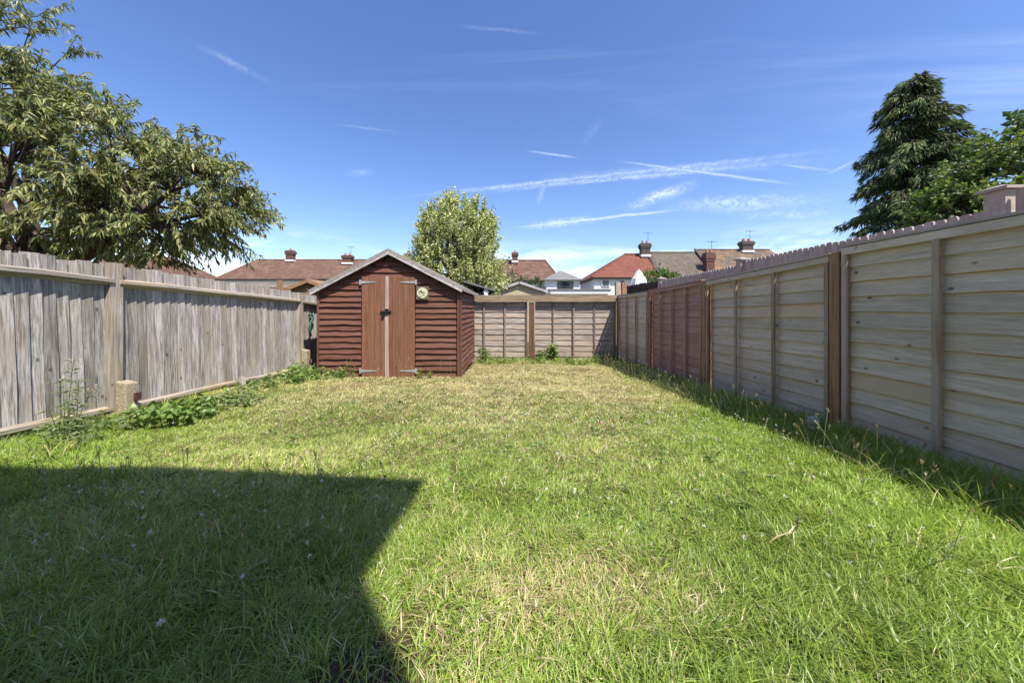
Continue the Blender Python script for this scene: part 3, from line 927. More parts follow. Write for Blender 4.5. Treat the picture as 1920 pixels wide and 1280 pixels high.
pks = [picket_mesh(MAT['picket'], 1.5, 0.069, s) for s in range(4)]
y = 0.6
PPY = [-0.3, 2.40, 5.10, 7.84]
while y < 7.80:
    if min(abs(y - q) for q in PPY) > 0.075:
        top = 0.80 if y < 2.40 else 0.700 if y < 5.1 else 0.652
        put('picket', random.choice(pks), pk, frame((XPK, y, HC + top - 1.5 + random.uniform(-.006, .006)), (0, random.uniform(-.004, .004), 1), (0, 1, 0), (-1, 0, 0)))
    y += 0.0735
for q, (y, top) in enumerate(((-.3, .9), (2.40, .84), (5.10, .742), (7.84, .70))):
    po = MB().box(XPK - .055, XPK + .055, y - .055, y + .055, HC + top - 1.8, HC + top - .03).build('post', MAT['picket'], pk)
    MB().poly([(XPK - .08, y - .08, HC + top - .028), (XPK + .08, y - .08, HC + top - .028), (XPK + .08, y + .08, HC + top - .028), (XPK - .08, y + .08, HC + top - .028),
               (XPK - .08, y - .08, HC + top - .008), (XPK + .08, y - .08, HC + top - .008), (XPK + .08, y + .08, HC + top - .008), (XPK - .08, y + .08, HC + top - .008), (XPK, y, HC + top + .02)],
              [(3, 2, 1, 0), (0, 1, 5, 4), (1, 2, 6, 5), (2, 3, 7, 6), (3, 0, 4, 7), (4, 5, 8), (5, 6, 8), (6, 7, 8), (7, 4, 8)]).build('post_cap', MAT['picket'], po)
for zr in (0.25, -0.6):
    rl_ = board_mesh('rail', 8.1, 0.07, 0.035, 0.035, MAT['picket'], n=4, seed=600)
    put('rail', rl_, pk, frame((XPK + .054, -.3, HC + zr), (0, 1, -0.006), (0, 0.006, 1), (-1, 0, 0)))
dk = thing('picket_fence', (XPK, 9.0, gz(XPK, 9)), 'short run of dark stained fence behind the far right corner', 'fence')
dks = [picket_mesh(MAT['dark_picket'], 1.5, 0.085, s) for s in range(3)]
y = 7.96
while y < 10.4:
    put('picket', random.choice(dks), dk, frame((XPK, y, HC + 0.645 + (y - 8) * .012 - 1.5 + random.uniform(-.012, .012)), (0, 0, 1), (0, 1, 0), (-1, 0, 0)))
    y += 0.0868
dr_ = board_mesh('rail', 2.5, 0.07, 0.035, 0.035, MAT['dark_picket'], n=4, seed=601)
put('rail', dr_, dk, frame((XPK + .054, 7.95, HC + 0.2), (0, 1, 0), (0, 0, 1), (-1, 0, 0)))
for x, w, mt, top, lab in ((2.83, .062, 'grey_rail', 1.565, 'square grey post standing behind the right end of the back fence'), (2.995, .058, 'brown_post', 1.56, 'brown post beside the grey post behind the back corner')):
    me = board_mesh('post', 2.1, w * 2, w * 2, w * 2, MAT[mt], n=3, wany=.002, seed=int(x * 100))
    tag(put('fence_post', me, None, frame((x + w, 9.25, top - 2.1), (0, 0, 1), (-1, 0, 0), (0, -1, 0))), lab, 'fence post')

# ------------------------------------------------------------------ neighbours' garden buildings behind


def shed_like(name, label, cat, x0, x1, y0, y1, ze, zr, wall, roof, ov=0.12, th=0.06, trim=None):
    """gable end towards us, ridge along Y"""
    zg = gz((x0 + x1) / 2, y0)
    r = thing(name, ((x0 + x1) / 2, (y0 + y1) / 2, zg), label, cat)
    xm = (x0 + x1) / 2
    MB().poly([(x0, y0, zg), (x1, y0, zg), (x1, y0, ze), (xm, y0, zr), (x0, y0, ze), (x0, y1, zg), (x1, y1, zg), (x1, y1, ze), (xm, y1, zr), (x0, y1, ze)],
              [(0, 1, 2, 3, 4), (9, 8, 7, 6, 5), (0, 5, 6, 1), (1, 6, 7, 2), (4, 9, 5, 0), (2, 7, 8, 3), (3, 8, 9, 4)]).build('wall', MAT[wall], r)
    sl = (zr - ze) / (xm - x0)
    for s, xe in ((-1, x0), (1, x1)):
        E, A = Vector((xe + s * ov, 0, ze - sl * ov + .004)), Vector((xm, 0, zr + .004))
        MB().poly(*slab(E, A, th, y0 - ov, y1 + ov)).build('roof', MAT[roof], r)
        if trim:
            d = (A - E).normalized()
            nn = Vector((-d.z * s * -1, 0, abs(d.x)))
            MB().poly(*slab(E + Vector((0, 0, -.05)), A + Vector((0, 0, -.05)), th + .045, y0 - ov - .025, y0 - ov - .003)).build('barge_board', MAT[trim], r)
    return r


shed_like('brick_garage', 'pale brick garage gable showing above the back fence', 'garage', P(926, 0, 14).x, P(1022, 0, 14).x, 14, 19, P(0, 546, 14).z, P(0, 530, 14).z, 'pale_brick', 'felt', 0.1, 0.05, 'felt_edge')
fg = thing('flat_garage', (1.9 * 1.6, 17, -.45), 'flat-roofed white garage right of the pale brick gable', 'garage')
MB().box(P(1036, 0, 16).x, P(1140, 0, 16).x, 16, 20, -.47, P(0, 551, 16).z).build('wall', MAT['white_wall'], fg)
MB().box(P(1032, 0, 16).x, P(1143, 0, 16).x, 15.9, 20.1, P(0, 551, 16).z + .003, P(0, 544.5, 16).z).build('fascia', MAT['white_paint'], fg)
MB().box(P(1029, 0, 16).x, P(1145, 0, 16).x, 15.86, 20.2, P(0, 544.5, 16).z + .003, P(0, 542, 16).z).build('roof', MAT['grey_roof'], fg)
lt = thing('lean_to', (-1.0, 11.5, -.45), 'dark low lean-to with sloping roof peeping out behind the shed', 'outbuilding')
a0, a1 = P(868, 529, 11), P(927, 546, 11)
MB().box(a0.x, a1.x - .1, 11.05, 13, -.47, a1.z - .03).build('wall', MAT['dark_trim'], lt)
MB().poly(*slab(a0, a1, .05, 10.9, 13.2)).build('roof', MAT['grey_roof'], lt)
MB().box(P(908, 0, 11).x, P(915, 0, 11).x, 10.95, 11.03, -.4, P(0, 541, 11).z).build('door_post', MAT['white_paint'], lt)
shed_like('wooden_shed', 'tan wooden shed with brown roof beyond the left fence', 'shed', P(546, 0, 9.6).x, P(616, 0, 9.6).x, 9.6, 11.6, P(0, 541, 9.6).z, P(0, 527, 9.6).z, 'tan_wood', 'brown_post', 0.1, 0.05, 'brown_post')
nf = thing('neighbour_fence', (-7.4, 10.6, gz(-7.4, 10.6)), 'far grey panel fence seen over the left fence', 'fence')
fm = [board_mesh('board', 4.6, 0.16, .012, .008, MAT['grey_board'], n=4, wany=.003, seed=640 + s) for s in range(3)]
for q in range(13):
    put('board', fm[q % 3], nf, frame((-10.1, 10.6, 1.66 - (q + 1) * .15), (1, 0, 0), Vector((0, .07, 1)).normalized(), Vector((0, -1, .07)).normalized()))
for x in (-10.1, -7.0, -5.5):
    po = board_mesh('post', 2.2, .13, .1, .1, MAT['brown_post'], n=3, seed=650)
    put('post', po, nf, frame((x + .065, 10.56, 1.73 - 2.2), (0, 0, 1), (-1, 0, 0), (0, -1, 0)))

# ------------------------------------------------------------------ houses


def hip_house(name, label, x0, x1, y0, y1, ze, rx0, rx1, zr, wall, roof, yr=None):
    yr = yr or (y0 + y1) / 2
    r = thing(name, ((x0 + x1) / 2, (y0 + y1) / 2, -.47), label, 'house')
    o = 0.35
    MB().box(x0 + o, x1 - o, y0 + o, y1 - o, -.5, ze - .05).build('wall', MAT[wall], r)
    MB().box(x0, x1, y0, y1, ze - .16, ze).build('eaves', MAT['dark_trim'], r)
    rf = MB().poly([(x0 - .05, y0 - .05, ze + .004), (x1 + .05, y0 - .05, ze + .004), (x1 + .05, y1 + .05, ze + .004), (x0 - .05, y1 + .05, ze + .004), (rx0, yr, zr), (rx1, yr, zr)],
                   [(0, 1, 5, 4), (1, 2, 5), (2, 3, 4, 5), (3, 0, 4), (3, 2, 1, 0)]).build('roof', MAT[roof], r)
    # ridge and hip tiles
    rd = MB()
    R_ = [Vector((rx0, yr, zr)), Vector((rx1, yr, zr))]
    rd.cyl(R_[0] - Vector((.1, 0, 0)), R_[1] + Vector((.1, 0, 0)), .13, .13, 6)
    for c_, e_ in (((x0, y0), 0), ((x0, y1), 0), ((x1, y0), 1), ((x1, y1), 1)):
        if abs(c_[0] - R_[e_].x) > .6:
            rd.cyl((c_[0], c_[1], ze + .05), R_[e_], .10, .10, 6)
    rd.build('ridge_tiles', MAT[roof], rf)
    return r


def chimney(parent, px0, px1, pyt, pyb, Y, mat, pots=2):
    a_, b_ = P(px0, pyt, Y), P(px1, pyb, Y)
    w = b_.x - a_.x
    xm = (a_.x + b_.x) / 2
    d = min(w, .9)
    zt, zb = a_.z, b_.z - .9
    h = zt - b_.z
    c_ = MB()
    c_.box(xm - w * .40, xm + w * .40, Y - d * .4, Y + d * .4, zb, zt - h * .42)
    c_.box(xm - w * .46, xm + w * .46, Y - d * .46, Y + d * .46, zt - h * .418, zt - h * .30)
    c_.box(xm - w * .51, xm + w * .51, Y - d * .51, Y + d * .51, zt - h * .298, zt - h * .10)
    c_.box(xm - w * .45, xm + w * .45, Y - d * .45, Y + d * .45, zt - h * .098, zt)
    co_ = c_.build('chimney', MAT[mat], parent)
    for q in range(pots):
        x = xm + (q - (pots - 1) / 2) * w * .42
        MB().cyl((x, Y, zt), (x, Y, zt + .32), w * .13, w * .10, 10).build('chimney_pot', MAT['terracotta'], co_)
    if pots == 2:
        ae = MB().cyl((xm + w * .3, Y, zt - .1), (xm + w * .3, Y, zt + 1.3), .025, .02, 5).cyl((xm + w * .3 - .55, Y, zt + 1.2), (xm + w * .3 + .55, Y, zt + 1.2), .018, .018, 5)
        for q in range(5): ae.cyl((xm + w * .3 - .5 + q * .25, Y - .22, zt + 1.21), (xm + w * .3 - .5 + q * .25, Y + .22, zt + 1.21), .012, .012, 4)
        ae.build('aerial', MAT['dark_trim'], co_)
    fl = MB().box(xm - w * .47, xm + w * .47, Y - d * .47, Y + d * .47, b_.z - .12, b_.z + .12)
    fl.build('flashing', MAT['white_wall'], co_)


ha = hip_house('house', 'brown hipped roof of the house behind the cherry tree', -62, -43.6, 45, 53.5, P(0, 521, 45).z, -57, P(321, 0, 49.2).x, P(0, 483, 49.2).z, 'cream_wall', 'tile_brown')
chimney(ha, 270, 292, 464, 486, 49.2, 'stack_red', 1)
hb1 = hip_house('house', 'long brown tiled house roof with chimneys left of the shed peak', P(403, 0, 45).x, P(800, 0, 45).x, 45, 55, P(0, 523, 45).z, P(482, 0, 50).x, P(775, 0, 50).x, P(0, 487.5, 50).z, 'white_wall', 'tile_brown')
chimney(hb1, 537, 553, 470, 489, 49.5, 'stack_red', 1)
chimney(hb1, 642, 662, 479, 494, 48.8, 'stack_red', 2)
chimney(hb1, 757, 771, 476, 492, 49.5, 'stack_dark', 1)
for q in range(5):
    x = P(430 + q * 55, 0, 45).x
    wo = MB().box(x, x + 2.0, 45.28, 45.345, 2.2, 3.5).build('window', MAT['white_paint'], hb1)
    MB().box(x + .12, x + .95, 45.262, 45.278, 2.32, 3.38).box(x + 1.05, x + 1.88, 45.262, 45.278, 2.32, 3.38).build('pane', MAT['glass'], wo)
hc = hip_house('house', 'brown tiled house with grey gabled white bay between tree and red roof', P(850, 0, 40).x, P(1052, 0, 40).x, 40, 49, P(0, 526, 40).z, P(872, 0, 44).x, P(1023, 0, 44).x, P(0, 487.5, 44).z, 'white_wall', 'tile_brown')
chimney(hc, 959, 972, 474, 491, 43.6, 'stack_red', 1)
gx0, gx1, gxm = P(1024, 0, 38).x, P(1087, 0, 38).x, P(1055, 0, 38).x
zE, zA = P(0, 525, 38).z, P(0, 503, 38).z
MB().poly([(gx0, 38, -.5), (gx1, 38, -.5), (gx1, 38, zE), (gxm, 38, zE + .01), (gx0, 38, zE), (gx0, 43, -.5), (gx1, 43, -.5), (gx1, 43, zE), (gxm, 43, zE + .01), (gx0, 43, zE)],
          [(0, 1, 2, 3, 4), (9, 8, 7, 6, 5), (0, 5, 6, 1), (1, 6, 7, 2), (4, 9, 5, 0), (2, 7, 8, 3), (3, 8, 9, 4)]).build('bay', MAT['white_wall'], hc)
# the bay has a small hipped grey roof facing us
MB().poly([(gx0 - .35, 37.6, zE), (gx1 + .35, 37.6, zE), (gxm, 40.0, zA), (gx0 - .35, 43.5, zE), (gx1 + .35, 43.5, zE), (gxm, 43.5, zA)],
          [(0, 1, 2), (1, 4, 5, 2), (3, 0, 2, 5), (0, 3, 4, 1), (3, 5, 4)]).build('bay_roof', MAT['grey_roof'], hc)
w0, w1 = P(1045, 0, 38).x, P(1075, 0, 38).x
wo = MB().box(w0, w1, 37.93, 37.995, P(0, 541, 38).z, P(0, 527.5, 38).z).build('window', MAT['dark_trim'], hc)
q = MB()
for s in range(3):
    q.box(w0 + .08 + s * (w1 - w0) / 3, w0 - .06 + (s + 1) * (w1 - w0) / 3, 37.90, 37.928, P(0, 540, 38).z, P(0, 528.5, 38).z)
q.build('pane', MAT['glass'], wo)
hd = hip_house('house', 'white house with bright red hipped roof and dark chimney', P(1109, 0, 36).x, P(1230, 0, 36).x, 36, 44, P(0, 520, 36).z, P(1172, 0, 40).x, P(1222, 0, 40).x, P(0, 477, 40).z, 'white_wall', 'tile_red')
chimney(hd, 1199, 1219, 457, 480, 39.6, 'stack_dark', 2)
for (pa, pb, pt, pbm) in ((1128, 1143, 524, 537), (1160, 1172, 524, 540)):
    wo = MB().box(P(pa, 0, 36.3).x, P(pb, 0, 36.3).x, 36.25, 36.345, P(0, pbm, 36.3).z, P(0, pt, 36.3).z).build('window', MAT['white_paint'], hd)
    MB().box(P(pa + 1.5, 0, 36.3).x, P(pb - 1.5, 0, 36.3).x, 36.22, 36.248, P(0, pbm - 1.5, 36.3).z, P(0, pt + 1.5, 36.3).z).build('pane', MAT['glass'], wo)


def gable_block(name, label, px0, px1, pr, pe, Y, roof, wall, hip_right=0):
    x0, x1 = P(px0, 0, Y + 4).x, P(px1, 0, Y + 4).x
    zr, ze = P(0, pr, Y + 4).z, P(0, pe, Y).z
    r = thing(name, ((x0 + x1) / 2, Y + 4, -.47), label, 'house')
    MB().box(x0 + .02, x1 - .02, Y + .3, Y + 7.7, -.5, ze - .02).build('wall', MAT[wall], r)
    xr = x1 - hip_right
    MB().poly([(x0, Y, ze), (x1, Y, ze), (x1, Y + 8, ze), (x0, Y + 8, ze), (x0, Y + 4, zr), (xr, Y + 4, zr)],
              [(0, 1, 5, 4), (1, 2, 5), (2, 3, 4, 5), (3, 0, 4), (3, 2, 1, 0)]).build('roof', MAT[roof], r)
    MB().cyl((x0, Y + 4, zr), (xr, Y + 4, zr), .12, .12, 6).build('ridge_tiles', MAT[roof], r)
    MB().poly(*[[Vector((x0 - .14, Y - .1, ze + .12)), Vector((x0 + .10, Y - .1, ze + .12)), Vector((x0 + .10, Y + 4, zr + .16)), Vector((x0 - .14, Y + 4, zr + .16)),
                 Vector((x0 - .14, Y - .1, ze - .1)), Vector((x0 + .10, Y - .1, ze - .1)), Vector((x0 + .10, Y + 4, zr - .06)), Vector((x0 - .14, Y + 4, zr - .06))],
                [(0, 1, 2, 3), (7, 6, 5, 4), (0, 4, 5, 1), (1, 5, 6, 2), (2, 6, 7, 3), (3, 7, 4, 0)]]).build('verge', MAT['dark_trim'], r)
    return r


he = gable_block('house', 'middle terraced house with lichened grey brown roof right of the red roof', 1212, 1303, 473.5, 521, 36.2, 'tile_grey', 'white_wall')
hf = gable_block('house', 'far right terraced house with orange lichen on its grey roof', 1303.5, 1478, 468.5, 519, 36.4, 'tile_lichen', 'white_wall', 2.2)
chimney(hf, 1387, 1411, 453, 472, 40.2, 'stack_dark', 2)
chimney(hf, 1319.5, 1338, 474, 513, 37.2, 'stack_red', 2)

# closed parasol in a garden beyond
pr = thing('parasol', (P(1198, 0, 15).x, 15, -.46), 'closed white parasol standing in front of the green bush', 'parasol')
px_ = P(1198, 0, 15).x
zt = P(0, 507, 15).z
V, Q = [], []
prof = [(0.02, zt), (0.12, zt - .06), (0.24, zt - .30), (0.30, zt - .33), (0.36, zt - .62), (0.40, zt - .95)]
for (r_, z_) in prof:
    for k in range(16):
        t = 2 * math.pi * k / 16
        rr = r_ * (1.0 if k % 2 == 0 else 0.86)
        V.append((rr * math.cos(t), rr * math.sin(t), z_ + .46))
for s in range(len(prof) - 1):
    for k in range(16):
        Q.append((s * 16 + k, s * 16 + (k + 1) % 16, s * 16 + 16 + (k + 1) % 16, s * 16 + 16 + k))
put('canopy', mesh_np('canopy', V, None, Q, MAT['white_paint']), pr, Matrix.Translation((px_, 15, -.46)))
MB().cyl((px_, 15, -.46), (px_, 15, zt + .05), .025, .025, 8).build('pole', MAT['white_paint'], pr)

# ------------------------------------------------------------------ trees


def build_tree(name, label, base, trunk_top, limbs, ells, ntip, nleaf, leafL, leafW, cols, droop=0.5, outward=0.4, up=0.0, tr=0.12, mat='leaf', twig=0.5, shell=0.5, seed=1, jit=0.35, group=None, cat='tree', leafdroop=0.25):
    r = random.Random(seed)
    root = thing(name, base, label, cat, group)
    base = Vector(base)
    top = Vector(trunk_top)
    lines = []
    tl = []
    for s in range(7):
        f = s / 6
        p = base.lerp(top, f) + Vector((r.uniform(-1, 1), r.uniform(-1, 1), 0)) * 0.04 * (1 if 0 < s < 6 else 0)
        tl.append((p, tr * (1.25 - 0.75 * f) * (1.25 if s == 0 else 1)))
    lines.append(tl)
    nodes = [(p, q) for p, q in tl[2:]]
    tot = sum(e_[2] for e_ in ells)
    for k in range(limbs):
        e_ = ells[k % len(ells)]
        d = Vector((r.gauss(0, 1), r.gauss(0, 1), r.gauss(0.2, .8))).normalized()
        tgt = Vector(e_[0]) + Vector((d.x * e_[1][0], d.y * e_[1][1], d.z * e_[1][2])) * 0.72
        f = r.uniform(0.45, 1.0)
        st = base.lerp(top, f)
        ln = []
        for s in range(6):
            t = s / 5
            p = st.lerp(tgt, t) + Vector((0, 0, 0.18 * math.sin(t * math.pi) * (tgt - st).length * .6)) + Vector((r.uniform(-1, 1), r.uniform(-1, 1), r.uniform(-1, 1))) * .05 * (s > 0)
            rad = tr * 0.5 * (1 - 0.8 * t)
            ln.append((p, rad))
            if s > 0: nodes.append((p, rad))
        lines.append(ln)
    npos = np.array([tuple(p) for p, _ in nodes])
    LP, LD, LC = [], [], []
    cols = np.array(cols)
    for k in range(ntip):
        u = r.random() * tot
        for e_ in ells:
            u -= e_[2]
            if u <= 0: break
        d = Vector((r.gauss(0, 1), r.gauss(0, 1), r.gauss(0, 1))).normalized()
        rad = (r.random() ** (1 / 3)) * (1 - shell) + shell * r.uniform(0.82, 1.10)
        tip = Vector(e_[0]) + Vector((d.x * e_[1][0], d.y * e_[1][1], d.z * e_[1][2])) * rad
        dist = np.linalg.norm(npos - np.array(tip), axis=1) + np.maximum(0, npos[:, 2] - tip.z) * 0.8
        ni = int(np.argmin(dist))
        st = nodes[ni][0]
        od = (tip - Vector(e_[0])).normalized()
        ln = []
        sag = r.uniform(-.05, .12)
        for s in range(5):
            t = s / 4
            ln.append((st.lerp(tip, t) + Vector((0, 0, sag * math.sin(t * math.pi))), max(0.0035, min(nodes[ni][1], .02) * (1 - .8 * t))))
        lines.append(ln)
        # leafy twigs around the tip
        ntw = r.randint(3, 5)
        shade = r.uniform(0.80, 1.18)
        for w_ in range(ntw):
            td = (od * outward + Vector((r.gauss(0, 1), r.gauss(0, 1), r.gauss(0, .7))) * jit + Vector((0, 0, up))).normalized()
            tl_ = twig * r.uniform(.6, 1.15)
            s0 = tip - (tip - st).normalized() * r.uniform(0, .35) * min(1.0, (tip - st).length)
            pts = []
            for s in range(5):
                t = s / 4
                pts.append(s0 + td * tl_ * t + Vector((0, 0, -droop * .35 * tl_ * t * t)))
            lines.append([(p, .006 * (1 - .7 * i_ / 4)) for i_, p in enumerate(pts)])
            nl = max(2, int(nleaf / ntw))
            for q in range(nl):
                t = (q + r.random()) / nl
                i_ = min(3, int(t * 4))
                p = pts[i_].lerp(pts[i_ + 1], t * 4 - i_)
                side = Vector((r.gauss(0, 1), r.gauss(0, 1), r.gauss(0, 1)))
                ld = (td * .55 + side.normalized() * .75 + Vector((0, 0, -droop))).normalized()
                LP.append(tuple(p)); LD.append(tuple(ld))
                c_ = cols[r.randrange(len(cols))] * shade * r.uniform(.8, 1.2)
                LC.append(c_)
    v_, q_ = tubes(lines, 5)
    inv = Matrix.Translation(-base)
    v_ = np.array(v_) - np.array(base)
    put('trunk', mesh_np('trunk', v_, None, q_, MAT['bark'], smooth=True), root, Matrix.Translation(base))
    n = len(LP)
    L = leafL * rng.uniform(.7, 1.2, n)
    Wd = leafW * rng.uniform(.75, 1.2, n)
    V_, T_, C_ = leaf_arrays(np.array(LP) - np.array(base), np.array(LD), L, Wd, np.array(LC), droop=leafdroop)
    put('crown', mesh_np('crown', V_, T_, None, MAT[mat], C_), root, Matrix.Translation(base))
    return root


# big cherry tree over the left fence
build_tree('cherry_tree', 'large cherry tree with long drooping leaves behind the left fence', (-7.55, 5.4, -.28), (-7.3, 5.35, 2.0), 16,
           [((-7.9, 5.6, 3.15), (1.9, 1.6, 1.75), 3.0), ((-6.3, 5.5, 2.92), (1.75, 1.4, 1.15), 2.6), ((-5.4, 5.5, 2.5), (1.2, 1.0, 0.75), 1.5), ((-8.25, 5.4, 4.8), (1.2, 1.2, 1.2), 1.4),
            ((-9.2, 5.6, 2.4), (1.5, 1.5, 1.5), 1.0), ((-6.9, 5.5, 1.75), (1.7, 1.1, 0.3), 0.35)],
           540, 84, 0.108, 0.034, [(0.23, 0.25, 0.075), (0.15, 0.185, 0.06), (0.30, 0.315, 0.125), (0.17, 0.21, 0.08), (0.32, 0.30, 0.105)],
           droop=0.75, outward=0.75, up=0.25, tr=0.16, twig=0.50, shell=0.45, seed=5)
# cream-variegated tree behind the shed
build_tree('variegated_tree', 'rounded cream and green variegated tree behind the shed', (-1.85, 12.2, -.47), (-1.85, 12.2, 1.6), 14,
           [((-1.9, 12.2, 2.45), (1.50, 1.4, 1.5), 3.0), ((-1.85, 12.2, 3.35), (1.3, 1.15, 0.95), 1.9), ((-1.05, 11.9, 1.8), (1.0, .9, .8), .9), ((-2.75, 12.0, 2.1), (.85, .9, .95), .9)] + [((-3.0 + .29 * q, 12.1 + .2 * (q % 3 - 1), 4.15 - .42 * ((q - 4) / 3.2) ** 2 + .14 * (q % 2)), (.07, .07, .55), .12) for q in range(9)],
           660, 60, 0.098, 0.055, [(0.66, 0.66, 0.34), (0.72, 0.71, 0.42), (0.52, 0.56, 0.22), (0.26, 0.32, 0.10), (0.20, 0.26, 0.08), (0.60, 0.61, 0.28)],
           droop=0.15, outward=0.45, up=1.0, tr=0.12, twig=0.55, shell=0.7, seed=9, jit=0.22, leafdroop=.1)
# sycamore-like trees right
build_tree('maple_tree', 'bright green broadleaf tree in front of the dark conifer', (8.6, 6.6, -.4), (8.6, 6.6, 1.5), 10,
           [((8.5, 6.6, 2.35), (.55, .7, .95), 2.0), ((8.95, 6.5, 3.0), (.38, .5, .8), .9), ((8.5, 6.4, 1.8), (.7, .7, .5), .8)],
           170, 40, 0.10, 0.075, [(0.17, 0.235, 0.05), (0.22, 0.285, 0.065), (0.12, 0.18, 0.04), (0.25, 0.30, 0.085)],
           droop=0.2, outward=0.5, up=0.35, tr=0.09, twig=0.42, shell=0.45, seed=12, leafdroop=.1)
build_tree('maple_tree', 'dark broadleaf tree cut by the right edge of the picture', (9.75, 6.6, -.4), (9.7, 6.6, 2.3), 9,
           [((9.62, 6.6, 3.4), (.6, .8, 1.2), 2.0), ((9.45, 6.5, 2.4), (.6, .7, .7), .8)],
           120, 32, 0.15, 0.11, [(0.09, 0.145, 0.04), (0.12, 0.18, 0.05), (0.17, 0.24, 0.07)],
           droop=0.25, outward=0.5, up=0.3, tr=0.09, twig=0.45, shell=0.45, seed=14, leafdroop=.1)
build_tree('green_bush', 'light green leafy bush beyond the corner, beside the white parasol', (P(1245, 0, 16.5).x, 16.5, -.47), (P(1245, 0, 16.5).x, 16.5, .6), 8,
           [((P(1237, 0, 16.5).x, 16.5, 1.75), (.95, .9, .95), 2.0), ((P(1270, 0, 16.5).x, 16.5, 1.5), (.95, .9, .85), 1.5)],
           170, 30, 0.13, 0.075, [(0.12, 0.19, 0.035), (0.16, 0.24, 0.05), (0.09, 0.14, 0.03)], droop=.2, outward=.6, up=.25, tr=.06, twig=.4, shell=.6, seed=18, cat='bush', leafdroop=.1)
build_tree('green_bush', 'dark green twin-topped bush between variegated tree and white bay', (P(975, 0, 20).x, 20, -.47), (P(975, 0, 20).x, 20, 1.0), 8,
           [((P(952, 0, 20).x, 20, 1.75), (.75, .8, 1.25), 1.4), ((P(995, 0, 20).x, 20, 1.6), (.85, .8, 1.15), 1.6), ((P(1015, 0, 20).x, 20, 1.1), (.7, .8, .7), .6)],
           190, 30, 0.13, 0.05, [(0.055, 0.10, 0.022), (0.08, 0.135, 0.03), (0.04, 0.075, 0.02)], droop=0, outward=.5, up=.5, tr=.06, twig=.35, shell=.55, seed=21, cat='bush', leafdroop=.05)

# conifer with drooping sprays
cb = Vector((10.45, 9.0, -.45))
cr = thing('conifer_tree', cb, 'tall dark conifer with drooping sprays behind the right fence', 'tree')
r = random.Random(33)
lines = [[(cb + Vector((0.02 * math.sin(s), 0, s * 0.85)), .17 * (1 - s / 9.0)) for s in range(9)]]
LP, LD, LC = [], [], []
ccol = np.array([(0.085, 0.125, 0.045), (0.12, 0.16, 0.055), (0.16, 0.19, 0.066), (0.06, 0.09, 0.04), (0.18, 0.20, 0.09)])
ztop = P(0, 133, 9).z
for k in range(250):
    f = (k + r.random()) / 250
    f = f ** 0.85
    z_ = 0.6 + (ztop - cb.z - 0.75) * f
    rad = (0.25 + 1.95 * (1 - f) ** 0.72) * r.choice((r.uniform(.5, .85), r.uniform(.75, 1.0), r.uniform(.9, 1.18)))
    az = r.uniform(0, 2 * math.pi)
    d = Vector((math.cos(az), math.sin(az), 0))
    st = Vector((cb.x, cb.y, cb.z + z_))
    pts = []
    for s in range(7):
        t = s / 6
        pts.append(st + d * rad * t + Vector((0, 0, rad * (0.30 * t - (0.32 + .2 * (k % 3)) * t * t))) + Vector((r.uniform(-1, 1), r.uniform(-1, 1), 0)) * .03)
    lines.append([(p, .018 * (1 - .8 * i_ / 6)) for i_, p in enumerate(pts)])
    sh = r.uniform(.7, 1.3)
    for q in range(int(55 + 125 * rad)):
        t = r.random() ** .7
        i_ = min(5, int(t * 6))
        p = pts[i_].lerp(pts[i_ + 1], t * 6 - i_)
        sd = Vector((-d.y, d.x, 0)) * r.choice((-1, 1)) * r.uniform(.2, 1)
        off_ = sd * r.uniform(0, .26) * (1.1 - .5 * t) + Vector((0, 0, -r.uniform(0, .16)))
        LP.append(tuple(p + off_))
        LD.append(tuple((d * .8 + sd * .7 + Vector((0, 0, r.uniform(-.95, .05)))).normalized()))
        LC.append(ccol[r.randrange(5)] * sh * r.uniform(.8, 1.2))
v_, q_ = tubes(lines, 5)
put('trunk', mesh_np('trunk', np.array(v_) - np.array(cb), None, q_, MAT['bark'], smooth=True), cr, Matrix.Translation(cb))
V_, T_, C_ = leaf_arrays(np.array(LP) - np.array(cb), np.array(LD), rng.uniform(.10, .22, len(LP)), rng.uniform(.022, .05, len(LP)), np.array(LC), droop=.3)
put('crown', mesh_np('crown', V_, T_, None, MAT['needle'], C_), cr, Matrix.Translation(cb))

# ------------------------------------------------------------------ weeds and small plants


